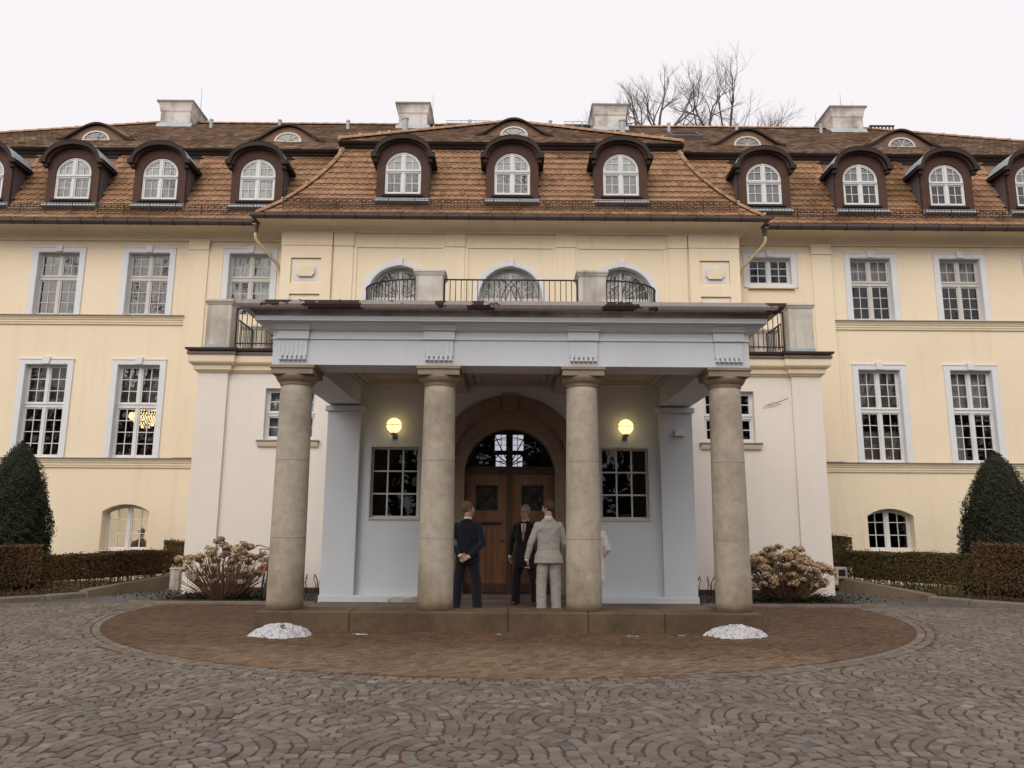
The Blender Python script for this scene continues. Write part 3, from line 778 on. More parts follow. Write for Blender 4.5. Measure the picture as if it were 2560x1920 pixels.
# ---------------- centre block
cw = MB()
lun = [Arch(x, 0.86, 7.54, 0.86) for x in (-3.0, 0.0, 3.0)]
wall_panel(cw, -6.2, 6.2, 5.3, 9.5, YR, [(a.xc-a.hw, a.xc+a.hw, 5.5, a) for a in lun], 0.28)
for s in (-1, 1): cw.add([(s*6.2,YR,5.3),(s*6.2,YW+0.3,5.3),(s*6.2,YW+0.3,9.5),(s*6.2,YR,9.5)], [(0,1,2,3)] if s > 0 else [(3,2,1,0)])
cw.build('wall', 'cream', M)['label'] = 'cream rendered centre block behind the terrace'
room(-6.1, 6.1, YR+0.05, YR+5, 5.45, 9.4)
# applied pilaster order: raised fields
def field(x0, x1, z0, z1, d, mat='cream', name='pilaster'):
    return MB().cbox(x0, x1, YR-d, YR+0.001, z0, z1, 0.006).build(name, mat, M)
for s in (-1, 1):
    a, b = sorted((s*6.2, s*4.835))
    # corner pier with two sunk panels, built round the openings
    pier = MB(); wall_panel(pier, a, b, 3.2, 8.93, YR-0.075, [(s*5.52-0.405, s*5.52+0.405, 7.86, 8.58), (s*5.52-0.405, s*5.52+0.405, 6.85, 7.57)], 0.05)
    for x in (a, b): pier.add([(x,YR-0.075,3.2),(x,YR+0.002,3.2),(x,YR+0.002,8.93),(x,YR-0.075,8.93)], [(0,1,2,3)] if x == b else [(3,2,1,0)])
    pier.build('corner_pier', 'cream', M)
    MB().cbox(a-0.012, b+0.012, YR-0.092, YR+0.001, 8.935, 9.36, 0.006).build('pilaster_capital', 'cream_trim', M)
    for zc in (8.20, 7.19):
        pl = MB().box(s*5.52-0.40, s*5.52+0.40, YR-0.027, YR+0.002, zc-0.355, zc+0.365).build('sunk_panel', 'cream', M)
        pl2 = MB().box(s*5.52-0.32, s*5.52+0.32, YR-0.033, YR-0.0275, zc-0.245, zc+0.245).build('panel_inset', 'blue_trim', pl)
        c = s*5.52
        MB().prism([(c-0.24,zc-0.07),(c-0.19,zc-0.10),(c-0.19,zc-0.14),(c+0.19,zc-0.14),(c+0.19,zc-0.10),(c+0.24,zc-0.07),(c+0.235,zc+0.10),(c+0.18,zc+0.17),(c-0.18,zc+0.17),(c-0.235,zc+0.10)], YR-0.10, YR-0.034).build('cartouche', 'cream_trim', pl)
    for x0, x1 in ((4.26, 4.78), (1.245, 1.765)):
        a, b = sorted((s*x0, s*x1))
        field(a, b, 5.4, 8.925, 0.055)
        MB().cbox(a-0.012, b+0.012, YR-0.075, YR+0.001, 8.93, 9.35, 0.006).build('pilaster_capital', 'cream_trim', M)
# frieze fields between the pilasters; their lower edge draws the long shadow lines
for a, b in ((-4.26,-1.765), (-1.245,1.245), (1.765,4.26)):
    f_ = MB(); f_.box(a, b, YR-0.028, YR+0.001, 8.905, 9.34)
    f_.box(a, a+0.10, YR-0.028, YR+0.001, 5.5, 8.9); f_.box(b-0.10, b, YR-0.028, YR+0.001, 5.5, 8.9)
    f_.build('frieze_field', 'cream', M)
P = [(-6.2,YW+0.1),(-6.2,YR),(6.2,YR),(6.2,YW+0.1)]
MB().molding([(-0.02,9.30),(0.10,9.30),(0.10,9.345),(0.125,9.36),(0.17,9.40),(0.27,9.44),(0.42,9.465),(0.62,9.475),(0.64,9.515),(-0.02,9.515)], P).build('cornice', 'cream_trim', M)
for s in (-1, 1):
    for x0, x1 in ((4.835, 6.2), (4.24, 4.80), (1.225, 1.785)):
        a, b = sorted((s*x0, s*x1))
        MB().molding([(0.105,9.36),(0.13,9.362),(0.18,9.40),(0.20,9.425),(0.105,9.43)], [(a,YR-0.02),(b,YR-0.02)]).build('capital_molding', 'cream_trim', M)
gut = [(0.57,9.58),(0.575,9.52),(0.605,9.475),(0.66,9.455),(0.715,9.475),(0.75,9.52),(0.755,9.585),(0.74,9.585),(0.735,9.53),(0.705,9.49),(0.66,9.472),(0.615,9.49),(0.59,9.53),(0.585,9.58)]
go = MB().molding(gut, [(-6.15,YW-0.2),(-6.15,YR),(6.15,YR),(6.15,YW-0.2)], True).build('gutter', 'roof_gutter', M)
x = -6.5
while x < 6.6:
    MB().molding([(0.565,9.59),(0.568,9.515),(0.60,9.465),(0.66,9.447),(0.72,9.465),(0.757,9.515),(0.762,9.59)], [(x-0.011,YR),(x+0.011,YR)]).build('bracket', 'iron', go); x += 0.60
# arched fan windows over french doors
for a in lun:
    c = a.xc
    o = casement(c-0.86, c+0.86, 5.5, a.zs+a.rise, YR+0.2, [(5.55, 7.46, 4)], 'window_cream', arch=a, cols=2)
    f_ = MB(); z0 = 7.56; y0, y1 = YR+0.205, YR+0.25
    f_.box(c-0.81, c+0.81, YR+0.19, YR+0.265, 7.46, z0)
    def arcband(r0, r1, n=20): f_.strip([(c-r0*math.cos(PI*i/n), z0+r0*math.sin(PI*i/n)) for i in range(n+1)], [(c-r1*math.cos(PI*i/n), z0+r1*math.sin(PI*i/n)) for i in range(n+1)], y0+0.004, y1-0.004)
    arcband(0.055, 0.085, 10); arcband(0.40, 0.422); arcband(0.745, 0.79)
    nsp = 9
    for i in range(1, nsp):
        an = PI*i/nsp; u = Vector((-math.cos(an), 0, math.sin(an)))
        p = Vector((c, (y0+y1)/2, z0)); q = p+u*0.415
        rot = Matrix.Rotation(-an+PI, 3, 'Y') if False else Matrix(((u.x,0,-u.z),(0,1,0),(u.z,0,u.x)))
        f_.obox(p+u*0.25, 0.165, 0.014, 0.009, rot)
        if i % 2 == 0 or True:
            f_.obox(p+u*0.585, 0.162, 0.014, 0.009, rot)
    f_.build('fanlight_bars', 'window_cream', o)
    for (r0, r1) in ((0.085, 0.40), (0.422, 0.745)):
        for i in range(nsp):
            a0, a1 = PI*i/nsp+0.015, PI*(i+1)/nsp-0.015
            q = [(c-r0*math.cos(a0+(a1-a0)*k/4), z0+r0*math.sin(a0+(a1-a0)*k/4)) for k in range(5)]+[(c-r1*math.cos(a1-(a1-a0)*k/4), z0+r1*math.sin(a1-(a1-a0)*k/4)) for k in range(5)]
            poly_pane(o, q[::-1], y1-0.012)
    # blue surround and keystone
    n = 24; ri, ro = 0.865, 0.985
    sm = MB(); A = [(c-ri, 5.5)]+[(c-ri*math.cos(PI*i/n), 7.54+ri*math.sin(PI*i/n)) for i in range(n+1)]+[(c+ri, 5.5)]
    B = [(c-ro, 5.5)]+[(c-ro*math.cos(PI*i/n), 7.54+ro*math.sin(PI*i/n)) for i in range(n+1)]+[(c+ro, 5.5)]
    sm.strip(A, B, YR-0.032, YR+0.003); sm.build('surround', 'blue_trim', o)
    MB().prism([(c-0.07, 8.39), (c+0.07, 8.39), (c+0.095, 8.60), (c-0.095, 8.60)], YR-0.07, YR+0.002).build('keystone', 'blue_trim', o)
    lb = MB(); rl = 0.862
    lb.strip([(c-(rl-0.014)*math.cos(PI*i/n), 7.54+(rl-0.014)*math.sin(PI*i/n)) for i in range(n+1)], [(c-rl*math.cos(PI*i/n), 7.54+rl*math.sin(PI*i/n)) for i in range(n+1)], YR-0.03, YR+0.19)
    lb.build('lining', 'blue_trim', o)
    blind(c-0.84, c+0.84, 5.6, 8.38, YR+0.42, 'net_curtain', 1)

# ---------------- terrace block left and right of the porch
for s in (-1, 1):
    a, b = sorted((s*7.08, s*3.6))
    wx0, wx1 = sorted((s*4.40, s*5.55))
    tw = MB(); wall_panel(tw, a, b, -0.1, 5.0, YT, [(wx0, wx1, 3.36, 4.53)], 0.17)
    e = s*7.08; tw.add([(e,YT,-0.1),(e,YW,-0.1),(e,YW,5.0),(e,YT,5.0)], [(0,1,2,3)] if s > 0 else [(3,2,1,0)])
    tw.build('wall', 'white_plaster', M)['label'] = 'off-white terrace wall ' + ('left' if s < 0 else 'right') + ' of the porch'
    room(min(s*3.8, s*6.9), max(s*3.8, s*6.9), YT+0.02, YT+2.6, 2.8, 4.9, 'room_wall')
    o = casement(wx0, wx1, 3.36, 4.53, YT+0.12, [(3.41, 3.90, 2), (3.99, 4.48, 2)], 'window_white', ncas=2, cols=2)
    MB().cbox(wx0-0.13, wx1+0.13, YT-0.10, YT+0.002, 3.30, 3.345, 0.01).build('sill', 'chimney_cap', o)
    MB().molding([(0,3.20),(0.05,3.20),(0.08,3.26),(0.085,3.297),(0,3.297)], [(wx0-0.10,YT),(wx1+0.10,YT)]).build('sill_molding', 'cream_trim', o)
    if s < 0: blind(wx0, wx1, 3.4, 4.5, YT+0.3, 'net_curtain', 0)
    pa, pb = sorted((s*7.08, s*6.41))
    MB().box(pa, pb, YT-0.07, YT+0.001, -0.1, 4.92).build('pilaster', 'white_plaster', M)
    MB().box(min(s*6.41, s*3.62), max(s*6.41, s*3.62), YT-0.03, YT+0.002, -0.1, 0.14).build('base_course', 'brown_board', M)
    # cornice breaking forward over the pilaster
    P = [(-7.08,YW-0.05),(-7.08,YT-0.07),(-6.41,YT-0.07),(-6.41,YT),(-3.6,YT)]
    if s > 0: P = [(-x, y) for x, y in P][::-1]
    MB().molding([(0,4.86),(0.03,4.87),(0.05,4.90),(0.09,4.925),(0.10,5.02),(0.13,5.035),(0.17,5.07),(0.185,5.10),(0.19,5.25),(0.0,5.25)], P).build('cornice', 'cream_trim', M)
    MB().molding([(0,5.253),(0.215,5.253),(0.215,5.315),(0,5.32)], P).build('coping_flashing', 'cheek_board', M)
    MB().molding([(0.10,5.325),(0.19,5.328),(0.235,5.35),(0.26,5.40),(0.245,5.40),(0.22,5.365),(0.18,5.345),(0.10,5.345)], P, True).build('gutter', 'roof_gutter', M)
    # terrace deck
    a, b = sorted((s*7.05, s*3.55))
    MB().box(a, b, YT-0.05, YW-0.0, 5.26, 5.44).build('terrace_deck', 'asphalt_path', M)
    # corner pedestal, rear pedestal, railings
    def pedestal(x0, x1, y0, y1, z0, z1, base=True):
        o = MB().cbox(x0, x1, y0, y1, z0, z1-0.06, 0.012).build('pedestal', 'pedestal_stone', M)
        c = MB(); c.cbox(x0-0.05, x1+0.05, y0-0.05, y1+0.05, z1-0.055, z1, 0.012); c.molding([(0,z1-0.12),(0.012,z1-0.12),(0.04,z1-0.06),(0,z1-0.057)], [(x0,y1),(x0,y0),(x1,y0),(x1,y1)])
        c.build('cap', 'pedestal_stone', o)
        if base: MB().cbox(x0-0.012, x1+0.012, y0-0.012, y1+0.012, z0, z0+0.10, 0.006).build('flashing', 'zinc', o)
        return o
    a, b = sorted((s*7.02, s*6.45)); pedestal(a, b, YT-0.02, YT+0.52, 5.445, 6.61)
    a, b = sorted((s*6.98, s*6.42)); pedestal(a, b, 19.75, 20.42, 5.445, 6.61)
    def railing(path, zb, zt, sp, extra=None):
        """flat-iron railing along a plan polyline: top and bottom rail, end posts, bars"""
        rl = MB(); P3 = [Vector((x, y, 0)) for x, y in path]
        for z, h in ((zt, 0.012), (zb, 0.012)):
            rl.molding([(-0.017,z-h),(0.017,z-h),(0.017,z+h),(-0.017,z+h)], path, True)
        o = rl.build('railing', 'iron', M)
        Ls = [0]; 
        for p, q in zip(P3[:-1], P3[1:]): Ls.append(Ls[-1]+(q-p).length)
        n = max(2, int(round(Ls[-1]/sp))); key = round(zt-zb, 3)
        bm_ = MB().box(-0.008, 0.008, -0.008, 0.008, -0.06, zt-zb-0.011).mesh('bar', 'iron'); pm = MB().box(-0.014, 0.014, -0.014, 0.014, -0.10, zt-zb+0.012).mesh('post', 'iron')
        for i in range(n+1):
            d = Ls[-1]*i/n
            k = max(q for q in range(len(Ls)-1) if Ls[q] <= d+1e-9); t_ = (d-Ls[k])/(Ls[k+1]-Ls[k])
            p = P3[k].lerp(P3[k+1], min(1, t_))
            link('post' if i in (0, n) else 'bar', pm if i in (0, n) else bm_, o, (p.x, p.y, zb))
        return o
    railing([(s*6.40,YT+0.22),(s*3.75,YT+0.22)] if s > 0 else [(-6.40,YT+0.22),(-3.75,YT+0.22)], 5.62, 6.46, 0.122)
    railing([(s*6.72,YT+0.56),(s*6.72,19.72)], 5.62, 6.46, 0.12)
    # pedestals and railings of the forward balcony over the entrance
    a, b = sorted((s*1.97, s*1.40)); pedestal(a, b, YV, YV+0.56, 5.445, 6.695)
    n = 14
    railing([(s*(1.99+1.16*math.sin(PI/2*i/n)), YV+0.95-0.83*math.cos(PI/2*i/n)) for i in range(n+1)], 5.62, 6.52, 0.085)
    a, b = sorted((s*2.95, s*3.45)); MB().cbox(a, b, YV+0.75, YV+1.25, 5.4, 6.10, 0.01).build('balcony_kerb', 'pedestal_stone', M)
railing([(-1.38,YV+0.14),(1.38,YV+0.14)], 5.62, 6.525, 0.115)
orn = MB()
for c, s in ((0, 1), (0, -1)):
    n = 14
    orn.tube([(s*(0.20-0.40*(i/n)**1.4+0.0), YV+0.125, 5.62+0.88*math.sin(PI/2*i/n)) for i in range(n+1)], 0.009, 5)
    orn.tube([(s*(0.20*math.sin(PI*i/n)), YV+0.118, 5.62+0.88*(i/n)) for i in range(n+1)], 0.008, 5)
orn.build('railing_ornament', 'iron', M)

# ---------------- entrance block (porch back wall)
YA = YV-0.13                                     # front of the corner piers
vb = MB()
arch_o = Arch(0, 1.42, 2.75, 1.30)               # outer edge of the stone doorway
wall_panel(vb, -3.6, 3.6, 0.0, 5.3, YV, [(-2.74, -1.80, 1.62, 3.0), (1.80, 2.74, 1.62, 3.0), (-1.42, 1.42, 0.0, arch_o)], 0.12)
for s in (-1, 1): vb.add([(s*3.6,YV,0),(s*3.6,YT+0.05,0),(s*3.6,YT+0.05,5.3),(s*3.6,YV,5.3)], [(0,1,2,3)] if s > 0 else [(3,2,1,0)])
vb.build('wall', 'portico_paint', M)['label'] = 'pale grey-blue painted wall behind the porch columns'
MB().box(-3.62, 3.62, YV-0.02, YT+0.3, 5.302, 5.44).build('balcony_deck', 'asphalt_path', M)
for s in (-1, 1):
    a, b = sorted((s*3.6, s*2.97))
    an = MB(); an.box(a, b, YA, YV+0.001, 0.162, 3.70); an.box(s*3.598, s*3.612, YA+0.002, YT, 0.162, 3.70); an.build('corner_pier', 'portico_paint', M)
    c_ = MB(); c_.cbox(a-0.06, b+0.06, YA-0.06, YV+0.3, 3.705, 3.81, 0.012); c_.build('pier_capital', 'portico_paint', M)
    e0, e1 = sorted((s*1.43, s*3.63))
    MB().cbox(e0, e1, YA-0.025, YV+0.002, 0.0, 0.158, 0.012).build('base_course', 'portico_paint', M)
    MB().box(*sorted((s*3.60, s*3.63)), YV, YT-0.0, 0.0, 0.155).build('base_course', 'portico_paint', M)
    # plain window of nine panes
    wx0, wx1 = sorted((s*1.80, s*2.74))
    o = casement(wx0, wx1, 1.62, 3.0, YV+0.06, [(1.64, 2.98, 3)], 'window_cream', ncas=1, cols=3, fw_=0.02, sash=0.018, mun=0.03, glass='hall_glass')
    fr = MB(); fr.box(wx0-0.03, wx0, YV-0.012, YV+0.05, 1.62, 3.0); fr.box(wx1, wx1+0.03, YV-0.012, YV+0.05, 1.62, 3.0); fr.box(wx0-0.03, wx1+0.03, YV-0.012, YV+0.05, 3.0, 3.03); fr.box(wx0-0.04, wx1+0.04, YV-0.03, YV+0.05, 1.585, 1.62)
    fr.build('surround', 'window_cream', o)
    # peeled plaster patch on the base
    if s < 0:
        pp = MB(); pts = [(-2.32,0.035),(-2.30,0.09),(-2.22,0.135),(-2.06,0.142),(-1.98,0.105),(-1.90,0.125),(-1.80,0.14),(-1.66,0.13),(-1.60,0.07),(-1.64,0.035)]
        pp.prism(pts, YA-0.0275, YA-0.0255); pp.build('bare_plaster_patch', 'pedestal_stone', M)
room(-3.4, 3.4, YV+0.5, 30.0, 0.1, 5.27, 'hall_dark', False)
# far hall window: a real opening at the back, the sky behind it
# (built as the end wall of the hall with a four-light cross window)
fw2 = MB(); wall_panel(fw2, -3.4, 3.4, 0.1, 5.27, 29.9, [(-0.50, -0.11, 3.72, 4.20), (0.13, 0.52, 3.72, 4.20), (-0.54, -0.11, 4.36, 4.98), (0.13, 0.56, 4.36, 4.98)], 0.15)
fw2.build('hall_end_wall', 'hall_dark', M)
bars = MB()
for x in (-0.30, 0.33):
    bars.box(x-0.012, x+0.012, 29.95, 29.98, 3.72, 4.98)
for z in (3.95, 4.58, 4.78): bars.box(-0.54, 0.56, 29.985, 30.0, z-0.01, z+0.01)
bars.build('hall_window_bars', 'iron', M)

# stone doorway: jambs with sunk panels, voussoir ring, keystone
dw = MB()
ai = Arch(0, 0.90, 2.62, 0.77)
A = [(-0.90,0.15)]+ai.pts(24)+[(0.90,0.15)]
B = [(-1.415,0.15)]+arch_o.pts(24)+[(1.415,0.15)]
mid = [((ax*0.42+bx*0.58), (az_*0.42+bz*0.58)) for (ax,az_),(bx,bz) in zip(A, B)]
dw.strip(mid, B, YV-0.05, YV+0.1)
doorway = dw.build('stone_doorway', 'door_stone', M)
i2 = MB(); i2.strip(A, [(x*0.99, z) for x, z in mid], YV+0.02, YV+0.34); i2.build('inner_order', 'door_stone', doorway)
i3 = MB(); q = [(x*1.0, z) for x, z in mid]; i3.strip([(x*0.975, z-0.012) for x, z in q], [(x*1.025, z+0.018) for x, z in q], YV-0.075, YV-0.04); i3.build('roll_molding', 'door_stone', doorway)
vs_ = 11
for i in range(vs_):
    a0, a1 = PI*i/vs_+0.012, PI*(i+1)/vs_-0.012
    if i == vs_//2: continue
    def rp(a, k):
        ro = (1.42-0.03*k, 1.30-0.03*k); rm = (0.58*1.42+0.42*0.90+0.055, 0.58*1.30+0.42*0.77+0.05)
        return None
    P1 = [(-(1.20)*math.cos(a0+(a1-a0)*k/3), 2.70+1.10*math.sin(a0+(a1-a0)*k/3)) for k in range(4)]
    P2 = [(-(1.39)*math.cos(a0+(a1-a0)*k/3), 2.74+1.28*math.sin(a0+(a1-a0)*k/3)) for k in range(4)]
    MB().strip(P1, P2, YV-0.062, YV-0.0505).build('voussoir', 'door_stone', doorway)
    P1 = [(-(0.97)*math.cos(a0+(a1-a0)*k/3), 2.64+0.84*math.sin(a0+(a1-a0)*k/3)) for k in range(4)]
    P2 = [(-(1.12)*math.cos(a0+(a1-a0)*k/3), 2.67+0.98*math.sin(a0+(a1-a0)*k/3)) for k in range(4)]
    MB().strip(P1, P2, YV+0.010, YV+0.0195).build('voussoir', 'door_stone', doorway)
MB().prism([(-0.125,3.74),(0.125,3.74),(0.165,4.06),(-0.165,4.06)], YV-0.12, YV-0.045).build('keystone', 'door_stone', doorway)
for s in (-1, 1):
    for z0, z1 in ((0.25, 0.85), (0.92, 1.62), (1.70, 2.42)):
        a, b = sorted((s*0.95, s*1.14)); MB().cbox(a, b, YV+0.008, YV+0.0195, z0, z1, 0.004).build('jamb_stone', 'door_stone', doorway)
        a, b = sorted((s*1.24, s*1.40)); MB().cbox(a, b, YV-0.062, YV-0.0505, z0, z1, 0.004).build('jamb_stone', 'door_stone', doorway)
# door: two leaves, transom, barred fanlight
YD = YV+0.36
door = MB().box(-0.90, 0.90, YD-0.03, YD+0.08, 2.50, 2.66).box(-0.045, 0.045, YD-0.05, YD+0.05, 0.16, 2.50).build('door', 'door_wood_dark', M)
door['label'] = 'tall double door of brown wood with iron-barred fanlight'
MB().box(-0.92, 0.92, YD-0.06, YD-0.031, 2.60, 2.64).build('transom_bead', 'door_wood_dark', door)
for s in (-1, 1):
    a, b = sorted((s*0.05, s*0.89)); gx0, gx1 = sorted((s*0.25, s*0.70)) if False else sorted((s*0.24, s*0.68))
    lf = MB(); wall_panel(lf, a, b, 0.18, 2.50, YD, [(gx0, gx1, 1.78, 2.28), (gx0-0.02, gx1+0.02, 0.42, 1.50)], 0.03)
    leaf = lf.build('door_leaf', 'door_wood', door)
    MB().box(gx0-0.02, gx1+0.02, YD+0.022, YD+0.05, 0.42, 1.50).build('door_panel', 'door_wood', leaf) if False else None
    pn = MB()
    npl = 4; wpl = (gx1-gx0+0.04)/npl
    for k in range(npl):
        MB().cbox(gx0-0.02+k*wpl+0.003, gx0-0.02+(k+1)*wpl-0.003, YD+0.012, YD+0.03, 0.42, 1.50, 0.004).build('door_board', 'door_wood', door)
    MB().molding([(0,1.50),(0.02,1.50),(0.045,1.53),(0.045,1.56),(0,1.565)], [(gx0-0.08,YD),(gx1+0.08,YD)]).build('door_molding', 'door_wood_dark', door)
    MB().cbox(a+0.02, b-0.02, YD-0.02, YD-0.002, 0.19, 0.36, 0.004).build('kick_board', 'door_wood_dark', door)
    MB().box(gx0, gx1, YD+0.018, YD+0.024, 1.78, 2.28).build('door_glass', 'pebble_glass', door)
    fr = MB()
    for x in (gx0, gx1-0.025): fr.box(x, x+0.025, YD-0.015, YD-0.001, 1.78, 2.28)
    for z in (1.78, 2.255): fr.box(gx0+0.025, gx1-0.025, YD-0.015, YD-0.001, z, z+0.025)
    fr.tube([(gx0,YD-0.006,1.78),(gx1,YD-0.006,2.28)], 0.010, 5); fr.tube([(gx0,YD-0.012,2.28),(gx1,YD-0.012,1.78)], 0.010, 5)
    fr.build('door_grille', 'iron', door)
    MB().tube([(s*0.10,YD-0.01,1.18),(s*0.10,YD-0.06,1.18),(s*0.19,YD-0.065,1.18)], 0.011, 6).build('door_handle', 'iron', door)
fan = MB()
fan.strip([(x*0.94, 2.66+(z-2.66)*0.94) for x, z in Arch(0,0.90,2.66,0.73).pts(20)], Arch(0,0.90,2.66,0.73).pts(20), YD-0.02, YD+0.05)
fan.box(-0.06, 0.06, YD-0.025, YD+0.04, 2.66, 3.37)
for i in range(1, 8):
    an = PI*i/8
    if i == 4: continue
    fan.tube([(0,YD+0.0,2.68),(-0.84*math.cos(an),YD+0.0,2.68+0.68*math.sin(an))], 0.012, 5)
for r in (0.30, 0.58):
    fan.tube([(-r*math.cos(PI*i/16)*1.12,YD-0.004,2.67+r*math.sin(PI*i/16)) for i in range(17)], 0.009, 5)
fl_ = fan.build('fanlight', 'iron', door)
pa = Arch(0,0.88,2.66,0.71)
for s in (-1, 1):
    xs_ = np.linspace(0.06, 0.87, 10)
    P_ = [(0.06, 2.665), (0.87, 2.665)]+[(x, pa.f(x)) for x in xs_[::-1]]
    P_ = [(s*x, z) for x, z in P_]; P_ = P_ if s > 0 else P_[::-1]
    MB().prism(P_, YD+0.02, YD+0.024).build('pane', 'hall_glass', door)
ck = MB(); CP = [(5.79,4.20),(5.87,4.225),(5.93,4.235),(6.00,4.27),(6.06,4.268),(6.13,4.30),(6.20,4.315),(6.27,4.345),(6.335,4.375)]
ck.strip([(x, z-0.004-0.006*((i*7)%3)/2) for i, (x, z) in enumerate(CP)], [(x, z+0.004+0.006*((i*5)%4)/3) for i, (x, z) in enumerate(CP)], YT-0.002, YT+0.001); ck.build('wall_crack', 'dark_board', M)
pt_ = MB(); pt_.prism([(5.74,4.12),(5.98,4.16),(6.20,4.24),(6.10,4.27),(5.90,4.215),(5.76,4.19)], YT-0.0012, YT+0.001); pt_.build('plaster_repair', 'pedestal_stone', M)
# steps, porch floor slabs
MB().cbox(-1.35, 1.35, YV-0.34, YV-0.03, FLOOR, FLOOR+0.065, 0.012).build('step', 'porch_floor', M)
MB().cbox(-1.20, 1.20, YV-0.05, YD+0.1, FLOOR+0.066, 0.17, 0.012).build('step', 'porch_floor', M)
fs = MB().box(-3.6, 3.6, 12.0, YV, -0.04, FLOOR-0.012).build('porch_floor', 'joint_sand', M)
yy = 12.05; row = 0
while yy < YV-0.06:
    d = min(0.66, YV-0.02-yy); xx = -3.6
    while xx < 3.55:
        wdt = min(3.6-xx, 0.9 if (row+int(xx*3)) % 2 else 1.15)
        MB().cbox(xx+0.005, xx+wdt-0.005, yy+0.005, yy+d-0.005, -0.03, FLOOR+jit(0.002), 0.005).build('floor_slab', 'porch_floor', fs); xx += wdt
    yy += d; row += 1

# ---------------- portico: plinth, columns, entablature, ceiling, roof
plinth = MB().box(-3.55, 3.55, 11.44, 11.98, -0.05, 0.2).build('plinth', 'plinth_stone', M)
ed = [-3.6, -2.26, -0.02, 1.12, 2.2, 3.6]
for a, b in zip(ed[:-1], ed[1:]):
    MB().cbox(a+0.002, b-0.002, 11.38, 12.02, -0.05, 0.265+jit(0.001), 0.018).build('plinth_block', 'plinth_stone', plinth)
for k, x in enumerate((-3.29, -1.09, 1.09, 3.29)):
    cc = MB(); cy = 11.755
    prof = []
    for i in range(25):
        t_ = i/24; z = 0.262+t_*(3.56-0.262)
        r = 0.262-0.027*(t_**1.6)
        if i == 0: r += 0.006
        prof.append((r, z))
    o = MB().lathe(prof, (x, cy, 0), 48).build('column', 'column_stone', M, smooth=True)
    o['label'] = ['outer left', 'inner left', 'inner right', 'outer right'][k]+' stone column of the porch'
    for z in (1.28, 2.42): MB().lathe([(0.262-0.027*(((z-0.262)/3.3)**1.6)+0.0008, z-0.004), (0.262-0.027*(((z-0.262)/3.3)**1.6)+0.0008, z+0.004)], (x, cy, 0), 48, False).build('drum_joint', 'chimney_cap', o)
    MB().lathe([(0.240,3.555),(0.248,3.558),(0.250,3.572),(0.244,3.578),(0.252,3.582),(0.256,3.592),(0.250,3.60),(0.272,3.608),(0.300,3.645),(0.318,3.68),(0.322,3.70),(0.30,3.703)], (x, cy, 0), 48).build('echinus', 'capital_stone', o, smooth=True)
    ab = MB(); ab.cbox(x-0.315, x+0.315, cy-0.315, cy+0.315, 3.702, 3.79, 0.006); ab.cbox(x-0.335, x+0.335, cy-0.335, cy+0.335, 3.791, 3.838, 0.008)
    ab.build('abacus', 'capital_stone', o)
XO, YF = 3.60, 11.45                              # outer faces of the beam
pth = [(-XO, YV+0.05), (-XO, YF), (XO, YF), (XO, YV+0.05)]
ent = MB().molding([(0,3.84),(0,4.228),(0.022,4.232),(0.022,4.252),(0.004,4.256),(0.004,4.362),(-0.05,4.37)], pth).build('architrave', 'portico_paint', M)
# soffit of the beams and inner faces
sf = MB()
sf.box(-XO+0.001, XO-0.001, YF+0.001, YF+0.60, 3.8405, 4.30)
for s in (-1, 1):
    a, b = sorted((s*(XO-0.001), s*(XO-0.60))); sf.box(a, b, YF+0.601, YV+0.04, 3.8405, 4.30)
sf.build('beam_core', 'portico_paint', M)
# ceiling with sunk panels
MB().box(-XO+0.6, XO-0.6, YF+0.6, YV+0.1, 4.24, 4.34).build('porch_ceiling', 'soffit', M)
for x0, x1 in ((-2.95,-1.38), (-0.80,0.80), (1.38,2.95)):
    pn = MB(); y0, y1 = YF+0.85, YV-0.35
    for i, (ins, z) in enumerate(((0.0, 4.205), (0.14, 4.215), (0.28, 4.225))):
        a, b, c, d = x0+ins, x1-ins, y0+ins, y1-ins; w_ = 0.09
        pn.box(a, b, c, c+w_, z, 4.2405+i*0.0001); pn.box(a, b, d-w_, d, z, 4.2405); pn.box(a, a+w_, c+w_, d-w_, z, 4.2405); pn.box(b-w_, b, c+w_, d-w_, z, 4.2405)
    pn.build('ceiling_panel', 'soffit', M)
for s in (-1, 1):
    a, b = sorted((s*0.86, s*1.32)); MB().box(a, b, YF+0.602, YV-0.001, 4.10, 4.2398).build('ceiling_beam', 'soffit', M)
# cornice
MB().molding([(0.004,4.3625),(0.035,4.365),(0.04,4.38),(0.065,4.384),(0.085,4.405),(0.12,4.43),(0.165,4.448),(0.18,4.452),(0.185,4.464),(0.20,4.466)], pth).build('cornice_soffit', 'portico_paint', M)
MB().molding([(0.15,4.467),(0.225,4.467),(0.228,4.538),(0.15,4.54)], pth).build('cornice_fascia', 'portico_paint', M)
MB().molding([(0.15,4.541),(0.226,4.543),(0.236,4.575),(0.262,4.605),(0.31,4.628),(0.34,4.633),(0.34,4.64),(0.15,4.64)], pth).build('cornice_cyma', 'shaded_dirty_cove', M)
gut = [(o-0.245, z+0.08) for o, z in [(0.50,4.625),(0.505,4.57),(0.54,4.54),(0.595,4.528),(0.65,4.545),(0.685,4.585),(0.695,4.64),(0.682,4.64),(0.672,4.592),(0.642,4.56),(0.595,4.545),(0.55,4.555),(0.52,4.58),(0.515,4.625)]]
go = MB().molding(gut, pth, True).build('gutter', 'peeling_gutter', M)
MB().molding([(0.19,4.708),(0.255,4.708),(0.255,4.73),(0.19,4.74)], pth).build('eaves_strip', 'chimney_cap', M)
x = -3.7
while x < 3.9:
    MB().molding([(o-0.245, z+0.08) for o, z in [(0.495,4.635),(0.498,4.565),(0.535,4.532),(0.595,4.519),(0.656,4.538),(0.692,4.58),(0.702,4.648)]], [(x-0.011,YF),(x+0.011,YF)]).build('bracket', 'peeling_gutter', go); x += 0.59
